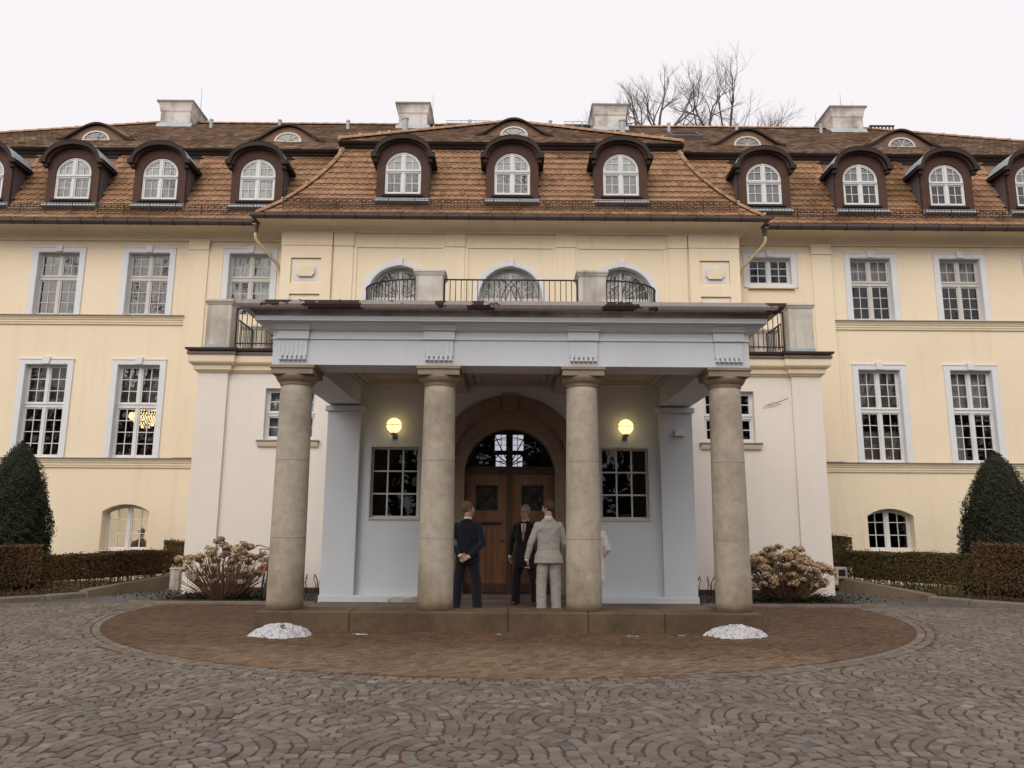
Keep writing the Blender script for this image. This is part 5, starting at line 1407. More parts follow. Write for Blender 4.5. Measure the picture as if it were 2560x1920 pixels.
# snow heaps
def snow(x, y, rx, ry, h, label, n=60, m_=18):
    mb = MB(); vs = []; ph = [rng.random()*6 for _ in range(6)]
    for k in range(m_+1):
        r = k/m_
        for i in range(n):
            a = 2*PI*i/n
            w = 1+0.10*math.sin(3*a+ph[0])+0.06*math.sin(5*a+ph[1])+0.05*math.sin(11*a+ph[2])+0.035*math.sin(19*a+ph[4])
            z = h*(1-r**2.0)**0.8*(1+0.10*math.sin(4*a+ph[3])*r+0.08*math.sin(7*a+6*r+ph[4]))+(h*0.09*math.sin(9*a+7*r+ph[5])*math.sin(17*r+5*a) if k < m_ else 0)+jit(0.006*min(1, h/0.1) if 0 < k < m_ else 0)-0.004
            vs.append((rx*r*w*math.cos(a), ry*r*w*math.sin(a), max(-0.01, z)))
    fs = [(k*n+i, (k+1)*n+i, (k+1)*n+(i+1)%n, k*n+(i+1)%n) for k in range(m_) for i in range(n)]
    o = mb.add(vs, fs).build('snow_heap', 'old_snow', None, smooth=True, loc=(x, y, 0))
    return tag(o, label, 'snow', 'old snow left at the porch')
snow(-3.08, 10.93, 0.42, 0.30, 0.145, 'dirty snow heap with a dead leaf before the left plinth corner')
snow(3.10, 11.08, 0.43, 0.26, 0.14, 'dirty snow heap before the right plinth corner')
snow(-2.05, 11.08, 0.12, 0.04, 0.010, 'thin scrap of snow right of the left snow heap', 24, 5)
snow(-0.13, 11.12, 0.05, 0.02, 0.008, 'tiny scrap of snow before the middle of the plinth', 24, 5)
snow(1.66, 11.02, 0.11, 0.02, 0.009, 'thin long scrap of snow before the third column', 24, 5)
snow(2.38, 11.10, 0.08, 0.018, 0.008, 'thin scrap of snow left of the right snow heap', 24, 5)
snow(9.75, 14.75, 0.16, 0.08, 0.09, 'small lump of snow on the kerb under the right hedge', 30, 8)
lf = MB(); lf.cur = (0.3,0.3,0.3); lf.add([(-0.06,0,0),(0,-0.03,0.012),(0.06,0.0,0.004),(0,0.03,0.012)], [(0,1,2,3)])
tag(lf.build('dead_leaf', 'litter_leaf', None, loc=(-3.03, 10.79, 0.135), ), 'brown dead leaf lying on the left snow heap', 'leaf').rotation_euler = (0.55, 0, -0.6)

# bicycle racks: bent tube loops
def rack(x, y, rz, n, label):
    t_ = thing('bike_rack', label, 'bike rack', (x, y, 0.01), rz, 'bike racks beside the porch')
    bs = MB(); bs.box(-0.02, 0.30*n, -0.02, 0.02, 0, 0.04); bs.box(-0.02, 0.30*n, 0.36, 0.40, 0, 0.04); bs.build('base_rail', 'steel_tube', t_)
    for k in range(n):
        for d in (-0.045, 0.045):
            lp = MB(); x0 = 0.12+k*0.30+d
            lp.tube([(x0,0,0.03),(x0-d*0.4,0.0,0.25),(x0+d*0.8,0.04,0.36),(x0+d*0.6,0.12,0.44),(x0-d*0.3,0.24,0.33),(x0-d*0.3,0.34,0.20),(x0,0.38,0.03)], 0.011, 6)
            lp.build('loop', 'steel_tube', t_, smooth=True)
rack(-4.42, 16.66, 0.12, 2, 'bent steel bike rack between the left outer column and the porch pier')
rack(3.80, 16.62, -0.1, 2, 'bent steel bike rack right of the porch, beside the outer column')

# bicycle
def bicycle(x, y, rz, lean):
    t_ = thing('bicycle', 'red bicycle with wire basket half hidden behind the left outer column', 'bicycle', (x, y, 0.012), rz)
    t_.rotation_euler = (lean, 0, rz)
    R_ = 0.335
    for wx in (-0.53, 0.53):
        w = MB(); n = 28; ring = [(wx+R_*math.cos(2*PI*i/n), 0, R_+R_*math.sin(2*PI*i/n)) for i in range(n+1)]
        w.tube(ring, 0.019, 6, False); wo_ = w.build('wheel', 'black_rubber', t_, smooth=True)
        w = MB(); w.tube([(wx+(R_-0.026)*math.cos(2*PI*i/n), 0, R_+(R_-0.026)*math.sin(2*PI*i/n)) for i in range(n+1)], 0.010, 5, False)
        for i in range(14):
            a_ = 2*PI*i/14; w.tube([(wx,0.02*(-1)**i,R_),(wx+(R_-0.03)*math.cos(a_),0,R_+(R_-0.03)*math.sin(a_))], 0.0016, 3)
        w.tube([(wx,-0.04,R_),(wx,0.04,R_)], 0.02, 8); w.build('rim', 'steel_tube', wo_)
        md = MB(); md.tube([(wx+(R_+0.032)*math.cos(a_), 0, R_+(R_+0.032)*math.sin(a_)) for a_ in np.linspace(0.5, PI-0.15, 14)], [0.022]*14, 5); md.build('mudguard', 'red_paint', t_)
    f_ = MB(); bb = (-0.08,0,0.28); st = (-0.22,0,0.74); ht = (0.36,0,0.80); hb = (0.40,0,0.66)
    f_.tube([bb, st], 0.017, 8); f_.tube([(-0.20,0,0.62),(0.37,0,0.74)], 0.016, 8); f_.tube([bb, hb], 0.019, 8)
    f_.tube([ht, hb], 0.021, 8)
    for q in (-0.045, 0.045):
        f_.tube([(-0.19,q*0.3,0.60),(-0.53,q,R_)], 0.009, 6); f_.tube([bb,(-0.53,q,R_)], 0.010, 6); f_.tube([hb,(0.46,q,0.52),(0.53,q,R_)], 0.012, 6)
    f_.build('frame', 'red_paint', t_, smooth=True)
    MB().tube([st,(-0.25,0,0.86)], 0.013, 8).build('seat_post', 'steel_tube', t_)
    sd_ = MB(); sd_.ball((-0.29,0,0.90), (0.10,0.085,0.035), 14, 8); sd_.ball((-0.19,0,0.895), (0.11,0.035,0.025), 12, 8); sd_.build('saddle', 'black_rubber', t_, smooth=True)
    h_ = MB(); h_.tube([ht,(0.345,0,0.98)], 0.013, 8); h_.tube([(0.20,-0.29,1.02),(0.30,-0.22,1.04),(0.37,0,0.99),(0.30,0.22,1.04),(0.20,0.29,1.02)], 0.011, 8); h_.build('handlebar', 'steel_tube', t_, smooth=True)
    for q in (-1, 1): MB().tube([(0.12,q*0.31,1.01),(0.22,q*0.285,1.02)], 0.017, 8).build('grip', 'black_rubber', t_)
    bk = MB()
    for z, w_ in ((0.76,0.13),(0.87,0.15),(0.98,0.17)): bk.tube([(0.44,-w_,z),(0.44+1.7*w_,-w_,z),(0.44+1.7*w_,w_,z),(0.44,w_,z),(0.44,-w_,z)], 0.004, 4)
    for i in range(24):
        u = i/24*4; k = int(u); fr_ = u-k
        def cpt(w_):
            C_ = [(0.44,-w_),(0.44+1.7*w_,-w_),(0.44+1.7*w_,w_),(0.44,w_),(0.44,-w_)]
            return C_[k][0]+(C_[k+1][0]-C_[k][0])*fr_, C_[k][1]+(C_[k+1][1]-C_[k][1])*fr_
        a_, b_ = cpt(0.13), cpt(0.17); bk.tube([(*a_,0.76),(*b_,0.98)], 0.0025, 3)
    bk.build('basket', 'steel_tube', t_)
    cr = MB(); cr.lathe([(0.085,-0.004),(0.085,0.004)], (0,0,0), 20); crm = cr.build('chainring', 'steel_tube', t_); crm.location = (-0.08,-0.05,0.28); crm.rotation_euler = (PI/2,0,0)
    pd = MB(); pd.tube([(-0.08,-0.06,0.28),(-0.02,-0.07,0.13)], 0.009, 5); pd.tube([(-0.08,0.06,0.28),(-0.14,0.07,0.43)], 0.009, 5); pd.box(-0.06,0.03,-0.17,-0.07,0.115,0.14); pd.box(-0.18,-0.09,0.07,0.17,0.42,0.445); pd.build('pedals', 'black_rubber', t_)
    MB().box(-0.70,-0.36,-0.06,0.06,0.735,0.745).tube([(-0.66,0.05,0.735),(-0.53,0.06,R_)], 0.006, 5).tube([(-0.66,-0.05,0.735),(-0.53,-0.06,R_)], 0.006, 5).build('rear_rack', 'steel_tube', t_)
bicycle(-4.95, 16.35, R(-80), -0.08)

# boxes at the ends of the ramp walls
t_ = thing('utility_box', 'small grey box with a dark grid plate on the right ramp wall end', 'utility box', (7.83, 18.80, 0.315), 0.1)
MB().cbox(-0.14, 0.14, -0.09, 0.09, 0, 0.255, 0.012).build('case', 'pedestal_stone', t_)
gp = MB(); gp.box(-0.085,0.085,-0.096,-0.0905,0.05,0.20); gp.build('plate', 'iron', t_)
t_ = thing('utility_box', 'pale grey box beside the left hydrangea at the ramp wall end', 'utility box', (-7.62, 18.35, 0.0), -0.1)
MB().cbox(-0.11, 0.11, -0.10, 0.10, 0, 0.46, 0.015).build('case', 'pedestal_stone', t_); MB().cbox(-0.125, 0.125, -0.115, 0.115, 0.461, 0.49, 0.01).build('lid', 'pedestal_stone', t_)

# ------------------------------------------------------------------ lit rooms: chandelier, ceiling lamp, window ornaments
t_ = thing('chandelier', 'lit crystal chandelier behind the left ground-floor window', 'chandelier', (-10.22, 21.7, 4.20))
for k, (r, z, n) in enumerate(((0.14,0.66,16),(0.20,0.56,20),(0.26,0.46,24),(0.42,0.30,38),(0.44,0.24,40),(0.40,0.18,36),(0.30,0.10,28),(0.20,0.03,18),(0.10,-0.05,9))):
    tr_ = MB()
    for i in range(n):
        a_ = 2*PI*i/n+k; tr_.ball((r*math.cos(a_), r*math.sin(a_), z+jit(0.01)), (0.017,0.017,0.032), 5, 4)
    tr_.build('crystal_tier', 'crystal_lit', t_)
fr = MB()
for r, z in ((0.15,0.70),(0.43,0.34)): fr.tube([(r*math.cos(2*PI*i/20), r*math.sin(2*PI*i/20), z) for i in range(21)], 0.012, 5, False)
fr.tube([(0,0,0.3),(0,0,2.3)], 0.01, 5); fr.build('frame', 'steel_tube', t_)
t_ = thing('ceiling_lamp', 'lit ceiling lamp in the left basement office', 'lamp', (-10.0, 22.1, 2.68))
MB().cbox(-0.6, 0.6, -0.15, 0.15, -0.07, -0.005, 0.01).build('diffuser', 'ceiling_light', t_); MB().box(-0.63,0.63,-0.18,0.18,-0.004,0.05).build('housing', 'plastic_white', t_)
t_ = thing('ceiling_lamp', 'lit ceiling lamp in the far left basement office', 'lamp', (-12.6, 22.1, 2.68))
MB().cbox(-0.6, 0.6, -0.15, 0.15, -0.07, -0.005, 0.01).build('diffuser', 'ceiling_light', t_); MB().box(-0.63,0.63,-0.18,0.18,-0.004,0.05).build('housing', 'plastic_white', t_)
def flake(x, z, r, arms, label):
    mb = MB()
    for i in range(arms):
        a_ = 2*PI*i/arms+0.2; u = Vector((math.cos(a_),0,math.sin(a_))); rot = Matrix(((u.x,0,-u.z),(0,1,0),(u.z,0,u.x)))
        mb.obox(u*r*0.5, r*0.5, 0.002, r*0.075, rot)
        if arms > 5:
            for q in (-0.7, 0.7):
                v = Vector((math.cos(a_+q),0,math.sin(a_+q))); rot2 = Matrix(((v.x,0,-v.z),(0,1,0),(v.z,0,v.x))); mb.obox(u*r*0.58+v*r*0.14, r*0.16, 0.002, r*0.06, rot2)
    tag(mb.build('snowflake_ornament', 'paper_white', None, loc=(x, YW+0.22, z)), label, 'ornament', 'paper ornaments hung in the left windows')
wl, wr = -10.54, -9.39
flake(-9.72, 4.04, 0.10, 8, 'large paper snowflake below the chandelier in its window')
flake(-10.18, 3.82, 0.07, 6, 'small paper star left of centre in the chandelier window')
flake(-9.62, 3.70, 0.06, 5, 'five-pointed paper star low on the right in the chandelier window')
flake(-10.36, 4.35, 0.06, 8, 'paper snowflake high on the left in the chandelier window')
flake(-12.82, 4.23, 0.08, 8, 'paper snowflake high on the left in the leftmost full window')
flake(-12.70, 3.72, 0.10, 8, 'large paper snowflake low in the leftmost full window')
flake(-12.22, 4.08, 0.07, 6, 'paper snowflake high on the right in the leftmost full window')
flake(-12.35, 3.72, 0.07, 6, 'small paper snowflake low on the right in the leftmost full window')

# ------------------------------------------------------------------ plants
def leaf_cloud(n, sample, size, mat, name, parent, tones=(0.0, 1.0), aspect=0.6, up=0.35):
    """n separate little leaves; sample() gives a point and an outward direction"""
    V = np.zeros((n*4, 3), np.float32); T = np.zeros((n*4, 4), np.float32)
    for i in range(n):
        p, nv, tone = sample()
        nv = Vector(nv)+Vector((jit(0.9), jit(0.9), jit(0.9)+up))
        nv = nv.normalized() if nv.length > 1e-6 else Vector((0,0,1))
        a = nv.orthogonal().normalized(); a.rotate(Matrix.Rotation(rng.random()*6.28, 3, nv)); b_ = nv.cross(a)
        s = size*rng.uniform(0.6, 1.3); a = a*s; b_ = b_*s*aspect; p = Vector(p)
        V[4*i], V[4*i+1], V[4*i+2], V[4*i+3] = p-a, p+b_*0.9, p+a, p-b_*0.9
        T[4*i:4*i+4, :3] = max(0, min(1, tone))
    T[:, 3] = 1
    me = bpy.data.meshes.new(name); me.from_pydata(V.tolist(), [], [(4*i, 4*i+1, 4*i+2, 4*i+3) for i in range(n)])
    at_ = me.attributes.new('tone', 'FLOAT_COLOR', 'POINT'); at_.data.foreach_set('color', T.ravel())
    me.materials.append(MATS[mat])
    return link(name, me, parent)
def hedge(path, thick, z0, z1, n, label, mat='hedge_leaf', name='hedge', ztop=None):
    t_ = thing(name, label, 'hedge', (*path[len(path)//2], 0)); c0 = Vector((*path[len(path)//2], 0))
    P = [Vector((x, y, 0)) for x, y in path]; L = [(q-p).length for p, q in zip(P[:-1], P[1:])]
    def sample():
        u = rng.random()*sum(L); k = 0
        while k < len(L)-1 and u > L[k]: u -= L[k]; k += 1
        p = P[k].lerp(P[k+1], u/L[k]); d = (P[k+1]-P[k]).normalized(); nn = Vector((d.y, -d.x, 0))
        h1 = z1+0.02*math.sin(p.x*5)+0.015*math.sin(p.y*7+p.x*3)
        q = rng.random(); w = thick/2*(1+0.06*math.sin(p.x*6+p.y*4))
        dep = abs(rng.gauss(0, 0.055))
        if q < 0.40: off, z, nv = w-dep, z0+(h1-z0)*rng.random()**0.8, nn
        elif q < 0.52: off, z, nv = -w+dep, z0+(h1-z0)*rng.random(), -nn
        elif q < 0.86: off, z, nv = rng.uniform(-w, w), h1-dep, Vector((0,0,1))
        else: off, z, nv = rng.uniform(-w, w), rng.uniform(z0, h1), nn*jit(1)
        if z < z0+0.25 and rng.random() < 0.6: z = z0+0.25+rng.random()*(h1-z0-0.25)
        if rng.random() < 0.04: z += rng.uniform(0, 0.06)
        if rng.random() < 0.05: off *= rng.uniform(1.0, 1.12)
        tone = rng.gauss(0.38, 0.22)+0.15*math.sin(p.x*2.1+p.y*1.3)
        return p+nn*off+Vector((jit(0.012), jit(0.012), z))-c0, nv, tone
    leaf_cloud(n, sample, 0.021, mat, 'foliage', t_)
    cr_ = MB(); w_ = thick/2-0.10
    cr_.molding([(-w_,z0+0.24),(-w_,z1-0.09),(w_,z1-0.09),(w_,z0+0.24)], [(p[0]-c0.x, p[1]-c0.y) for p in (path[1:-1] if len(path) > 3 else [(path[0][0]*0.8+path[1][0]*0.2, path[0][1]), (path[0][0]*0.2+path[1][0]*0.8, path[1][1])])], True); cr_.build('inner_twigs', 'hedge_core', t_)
    # twiggy stems standing in the hedge
    st = MB()
    for k in range(int(sum(L)*16)):
        u = rng.random()*sum(L); k = 0
        while k < len(L)-1 and u > L[k]: u -= L[k]; k += 1
        p = P[k].lerp(P[k+1], u/L[k]); d = (P[k+1]-P[k]).normalized(); nn = Vector((d.y, -d.x, 0))
        p = p+nn*rng.uniform(-thick*0.42, thick*0.42)-c0
        q = Vector((jit(0.10), jit(0.10), 0))
        st.tube([p+Vector((0,0,z0-0.06)), p+q*0.4+Vector((0,0,z0+0.25)), p+q+Vector((jit(0.04),jit(0.04),z1-0.06))], [0.011,0.008,0.003], 4)
        for _ in range(3):
            zz = rng.uniform(z0+0.15, z1-0.15); b0 = p+q*0.6+Vector((0,0,zz)); st.tube([b0, b0+Vector((jit(0.16),jit(0.16),rng.uniform(0.06,0.22)))], [0.005,0.002], 3)
    st.build('stems', 'hydrangea_stem', t_)
    return t_
def spline(pts, n=4):
    o = []
    for i in range(len(pts)-1):
        p0, p1, p2, p3 = [Vector((*pts[max(0, min(len(pts)-1, i+d))], 0)) for d in (-1, 0, 1, 2)]
        for k in range(n):
            t_ = k/n; q = 0.5*((2*p1)+(p2-p0)*t_+(2*p0-5*p1+4*p2-p3)*t_*t_+(3*p1-3*p2+p3-p0)*t_**3); o.append((q.x, q.y))
    return o+[pts[-1]]
HP = [(9.55, 15.95), (8.98, 16.75), (8.55, 17.8), (8.25, 18.95)]
HF = [(14.0, 12.75), (12.2, 13.6), (10.9, 14.5), (9.45, 15.95)]
for s, side in ((-1, 'left'), (1, 'right')):
    p1 = spline([(s*x, y) for x, y in HP]); p2 = spline([(s*x, y) for x, y in HF])
    if s > 0: p1, p2 = p1[::-1], p2[::-1]
    hedge(p1, 0.62, 0.10, 0.86 if s < 0 else 0.96, 26000, 'low clipped brown-leaved hedge along the '+side+' ramp wall', 'hedge_leaf' if s < 0 else 'hedge_leaf_green')
    hedge(p2, 0.75, 0.06, 1.04 if s < 0 else 1.20, 34000, 'taller end of the brown-leaved hedge at the '+side+' edge of the forecourt')
    c = (s*7.98, 19.25)
    hedge([(c[0]-0.28, c[1]), (c[0]+0.28, c[1])], 0.5, 0.30, 1.09 if s < 0 else 1.26, 7000, 'small clipped box-shaped bush at the '+side+' end of the low hedge', 'hedge_leaf_green', 'clipped_bush')
    # clipped yew cone
    EX = 3.0 if s < 0 else 2.3
    cx, cy, H_, Rb = s*10.97, 17.5, 3.28 if s < 0 else 3.20, 0.77 if s < 0 else 0.92
    t_ = thing('yew_cone', 'tall dark green yew clipped to a cone behind the '+side+' hedge', 'yew', (cx, cy, 0))
    def ysample():
        z = H_*(1-math.sqrt(rng.random()))*0.99 if rng.random() < 0.8 else rng.random()*H_
        r = Rb*(1-(z/H_)**EX)**0.72*(1 if z > 0.35 else 0.8+0.2*z/0.35)
        a = rng.random()*2*PI; r *= 1+0.045*math.sin(5*a+z*4)+0.03*math.sin(11*a-z*7)
        r = max(0, r-abs(rng.gauss(0, 0.06))+0.05*math.sin(9*a+z*11)*math.sin(z*17+4*a)+(rng.uniform(0,0.07) if rng.random() < 0.08 else 0))
        return (r*math.cos(a), r*math.sin(a), z+jit(0.02)), (math.cos(a), math.sin(a), 0.35), rng.gauss(0.4, 0.28)
    leaf_cloud(42000, ysample, 0.034, 'yew_leaf', 'foliage', t_, aspect=0.35)
    MB().lathe([(0.14,0),(0.10,0.5),(0.07,1.6),(0.03,2.7)], (0,0,0), 8).build('trunk', 'bark', t_, smooth=True)
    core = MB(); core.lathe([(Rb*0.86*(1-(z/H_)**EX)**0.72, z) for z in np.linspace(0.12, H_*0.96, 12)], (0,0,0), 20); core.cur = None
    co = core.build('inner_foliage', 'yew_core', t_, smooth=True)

# hydrangeas: dry stems and papery flower heads
HEADS = []
for v in range(5):
    n = 75; hb = MB()
    for i in range(n):
        a = rng.random()*2*PI; cz = rng.uniform(-0.55, 1.0); r = math.sqrt(max(0, 1-cz*cz))
        nv = Vector((r*math.cos(a), r*math.sin(a), cz)); p = Vector((nv.x*0.085, nv.y*0.085, nv.z*0.062))*rng.uniform(0.82, 1.04)
        q = (nv+Vector((jit(0.5), jit(0.5), jit(0.5)))).normalized(); u = q.orthogonal().normalized(); u.rotate(Matrix.Rotation(rng.random()*6, 3, q)); w = q.cross(u); s_ = rng.uniform(0.013, 0.022)
        tn = max(0, min(1, rng.gauss(0.5+0.3*cz, 0.2))); hb.cur = (tn, tn, tn)
        hb.add([p-u*s_, p+w*s_*0.9, p+u*s_, p-w*s_*0.9], [(0,1,2,3)])
    hb.cur = (0.05,)*3; hb.ball((0,0,0), (0.06,0.06,0.042), 7, 5)
    HEADS.append(hb.mesh('flower_head', 'dry_petal'))
def hydrangea(x, y, w, d, h, nh, label, thin):
    t_ = thing('hydrangea', label, 'shrub', (x, y, 0.01)); st = MB(); r2_ = random.Random(int(x*100))
    for k in range(nh+thin):
        a = r2_.random()*2*PI; rr = math.sqrt(r2_.random()); bx, by = 0.33*w*rr*math.cos(a), 0.33*d*rr*math.sin(a)
        tx, ty = w*rr*math.cos(a)*r2_.uniform(0.8,1.05), d*rr*math.sin(a)
        tz = h*(1-0.35*rr*rr)*r2_.uniform(0.72, 1.03)
        if r2_.random() < 0.3: tz *= r2_.uniform(0.4, 0.8)
        if k >= nh: tz *= r2_.uniform(0.55, 1.02)
        P = [(bx*0.6, by*0.6, -0.02), (bx+0.25*(tx-bx), by+0.25*(ty-by), tz*0.35), (bx+0.65*(tx-bx)+r2_.uniform(-.05,.05), by+0.65*(ty-by), tz*0.7), (tx, ty, tz)]
        st.tube(P, [0.009, 0.0075, 0.006, 0.0035], 4)
        if r2_.random() < 0.5:
            q = Vector(P[2]); e = q+Vector((r2_.uniform(-.15,.15), r2_.uniform(-.12,.12), r2_.uniform(.08,.25))); st.tube([q, e], [0.005, 0.003], 3)
        if k < nh:
            o = link('flower_head', HEADS[k % 5], t_, (tx, ty, tz+0.02), (r2_.uniform(-.4,.4), r2_.uniform(-.4,.4), r2_.random()*6))
            sc = r2_.uniform(0.9, 1.35); o.scale = (sc, sc, sc*r2_.uniform(0.85, 1.0))
    st.build('stems', 'hydrangea_stem', t_)
    return t_
hydrangea(-5.68, 15.95, 0.98, 0.55, 1.15, 72, 'dry hydrangea with sparse brown flower heads left of the porch', 230)
hydrangea(5.62, 16.1, 0.92, 0.55, 1.06, 140, 'dense dry hydrangea with tan flower heads right of the porch', 260)
# low ground cover and litter on the beds, grass on the lawns
for s, side in ((-1, 'left'), (1, 'right')):
    def gs():
        x, y = s*(5.75+rng.gauss(0, 0.75)), 15.8+abs(rng.gauss(0, 0.45))
        return (x, y, rng.uniform(0.02, 0.14)), (0, 0, 1), rng.gauss(0.35, 0.25)
    o = leaf_cloud(2600, gs, 0.030, 'ground_cover_leaf', 'ground_cover', None); tag(o, 'dark evergreen ground cover under the '+side+' hydrangea', 'ground cover', kind='stuff')
    def ls():
        return (s*rng.uniform(3.75, 6.9), rng.uniform(15.2, 17.3), rng.uniform(0.014, 0.03)), (0, 0, 2.5), rng.random()
    o = leaf_cloud(2600, ls, 0.022, 'litter_leaf', 'leaf_litter', None); tag(o, 'fallen brown leaves on the '+side+' bed', 'leaf litter', kind='stuff')
    def gr():
        x = rng.uniform(8.6, 14.5); y = rng.uniform(14.6, 20.3)
        if y < 15.2+0.0 and x < 10: x = 11
        return (s*x, y, rng.uniform(0.05, 0.10)), (0, -0.6, 0.3), rng.random()
    o = leaf_cloud(9000, gr, 0.035, 'grass_blade', 'grass', None, aspect=0.12, up=0.0); tag(o, 'thin winter grass behind the '+side+' hedge', 'grass', kind='stuff')

# ------------------------------------------------------------------ bare trees
def bare_tree(x, y, height, trunk_h, label, seed, limbs, r0=0.34, spread=0.42, levels=5, group='bare trees around the house', LS=0.34):
    t_ = thing('bare_tree', label, 'tree', (x, y, 0), 0, group); rr = random.Random(seed)
    tk = MB(); br = MB()
    tk.tube([(0,0,-0.1),(0.05,0,trunk_h*0.35),(-0.04,0.05,trunk_h*0.7),(0,0,trunk_h)], [r0*1.25, r0, r0*0.9, r0*0.82], 10)
    tk.build('trunk', 'bark', t_, smooth=True)
    def grow(p, d, L, r, lev):
        n = 4 if lev < 3 else 3; pts = [p]; rs = [r]; q = p.copy(); dd = d.copy()
        for i in range(n):
            dd = (dd+Vector((rr.uniform(-1,1), rr.uniform(-1,1), rr.uniform(-0.35,0.7)))*(0.17 if lev < 2 else 0.24)).normalized()
            q = q+dd*L/n; pts.append(q.copy()); rs.append(r*(1-0.42*(i+1)/n))
        br.tube(pts, rs, 6 if lev < 2 else (4 if lev < 4 else 3), lev < 2)
        if lev >= levels: return
        kids = 2 if lev < 2 else 3
        for k in range(kids+(1 if rr.random() < 0.45 else 0)):
            f = rr.uniform(0.35, 1.0) if k else 1.0
            i = min(n-1, int(f*n)); b0 = pts[i].lerp(pts[i+1], f*n-i) if f < 1 else pts[-1]
            ax = Vector((rr.uniform(-1,1), rr.uniform(-1,1), rr.uniform(-0.5,0.5))).normalized()
            nd_ = dd.copy(); nd_.rotate(Matrix.Rotation(rr.uniform(0.35, 0.95) if k else rr.uniform(0.1,0.4), 3, ax)); nd_.z += 0.10; nd_.normalize()
            grow(b0, nd_, L*rr.uniform(0.60, 0.80), rs[i]*rr.uniform(0.50, 0.68) if k else rs[-1]*0.92, lev+1)
    for dx, dz_, Lf in limbs:
        d = Vector((dx, rr.uniform(-0.25, 0.25), dz_)).normalized()
        grow(Vector((dx*0.2, 0, trunk_h-0.15)), d, (height-trunk_h)*LS*Lf, r0*0.55, 0)
    br.build('crown', 'bark', t_)
    return t_
bare_tree(7.55, 38, 28.4, 21.0, 'bare tree rising behind the roof beside the third chimney', 5, [(0.9,0.7,0.9),(-0.55,0.9,0.9),(-0.75,0.75,1.0),(-0.3,1,1.0),(0.15,1,1.05),(0.55,0.85,1.0),(-1.1,0.35,0.8)], 0.24, levels=5, LS=0.25)
bare_tree(11.2, 39, 29.2, 20.3, 'tallest bare tree behind the roof, right of the skylight', 11, [(-0.2,1,0.9),(0.6,0.6,0.9),(-0.45,1,1.15),(0.0,1,1.25),(0.35,1,1.2),(0.8,0.9,1.0),(-0.9,0.6,0.8)], 0.24, levels=5, LS=0.235)
bare_tree(13.3, 41, 28.4, 20.0, 'thin bare tree behind the roof near the right chimney', 23, [(0.5,0.9,1.1),(-0.1,1,1.1),(1.0,0.6,0.9)], 0.20, levels=5, LS=0.25)

for k, (x, y, h) in enumerate(((-17, -13, 24), (-7.5, -17, 26), (3.5, -15, 25), (13, -18, 26), (22, -13, 24))):
    bare_tree(x, y, h, 7.5, ['bare park tree facing the far left windows', 'bare park tree facing the left wing', 'bare park tree facing the porch', 'bare park tree facing the right wing', 'bare park tree facing the far right windows'][k], 40+k,
              [(-0.9,0.7,1.35),(-0.35,1,1.5),(0.2,1,1.55),(0.8,0.8,1.4),(0.1,0.7,1.1),(-0.6,1,1.4)], 0.38, levels=6, group='bare park trees opposite the house')
def ws():  # unseen wood behind the camera, added to darken window reflections and porch
    x = rng.uniform(-60, 60); h = 15.0+3.0*math.sin(x*0.35)+2.2*math.sin(x*0.9+1)+1.5*math.sin(x*2.3)
    z = rng.random()*h; return (x, -27+rng.gauss(0, 1.8)-0.1*abs(x), z), (0, 1, 0.2), rng.gauss(0.35, 0.25)
tag(leaf_cloud(20000, ws, 0.5, 'yew_leaf', 'added_woodland', None, aspect=0.6), 'unseen dark evergreen wood, added to darken window reflections and the porch', 'wood', kind='stuff')

# ------------------------------------------------------------------ people
def voxel(mb, size, smooth_it=4, name='part', mat='skin', parent=None):
    """fuse overlapping closed shapes into one continuous surface"""
    me = mb.mesh(name, None); tmp = bpy.data.objects.new('tmp', me); col.objects.link(tmp)
    md = tmp.modifiers.new('r', 'REMESH'); md.mode = 'VOXEL'; md.voxel_size = size; md.use_smooth_shade = True
    if smooth_it:
        sm = tmp.modifiers.new('s', 'SMOOTH'); sm.factor = 0.5; sm.iterations = smooth_it
    dg = bpy.context.evaluated_depsgraph_get(); ev = tmp.evaluated_get(dg)
    out = bpy.data.meshes.new_from_object(ev); out.name = name
    bpy.data.objects.remove(tmp); bpy.data.meshes.remove(me)
    out.materials.clear(); out.materials.append(MATS[mat]); out.polygons.foreach_set('use_smooth', [True]*len(out.polygons))
    return link(name, out, parent)
def caps(mb, a, b, ra, rb, n=12):
    a, b = Vector(a), Vector(b); d = (b-a).normalized()
    mb.tube([a-d*ra*0.9, a-d*ra*0.5, a, a.lerp(b,0.5), b, b+d*rb*0.5, b+d*rb*0.9], [ra*0.42, ra*0.86, ra, (ra+rb)/2, rb, rb*0.86, rb*0.42], n)
def loft(mb, rings, n=24):
    """rings of (cx,cy,z,rx,ry)"""
    vs = []
    for cx, cy, z, rx, ry in rings:
        for i in range(n):
            a = 2*PI*i/n; ca_, sa_ = math.cos(a), math.sin(a)
            vs.append((cx+rx*math.copysign(abs(ca_)**0.85, ca_), cy+ry*math.copysign(abs(sa_)**0.9, sa_), z))
    k = len(rings)
    mb.add(vs, [(i*n+j, i*n+(j+1)%n, (i+1)*n+(j+1)%n, (i+1)*n+j) for i in range(k-1) for j in range(n)]+[tuple(range(n-1,-1,-1)), tuple(range((k-1)*n, k*n))])
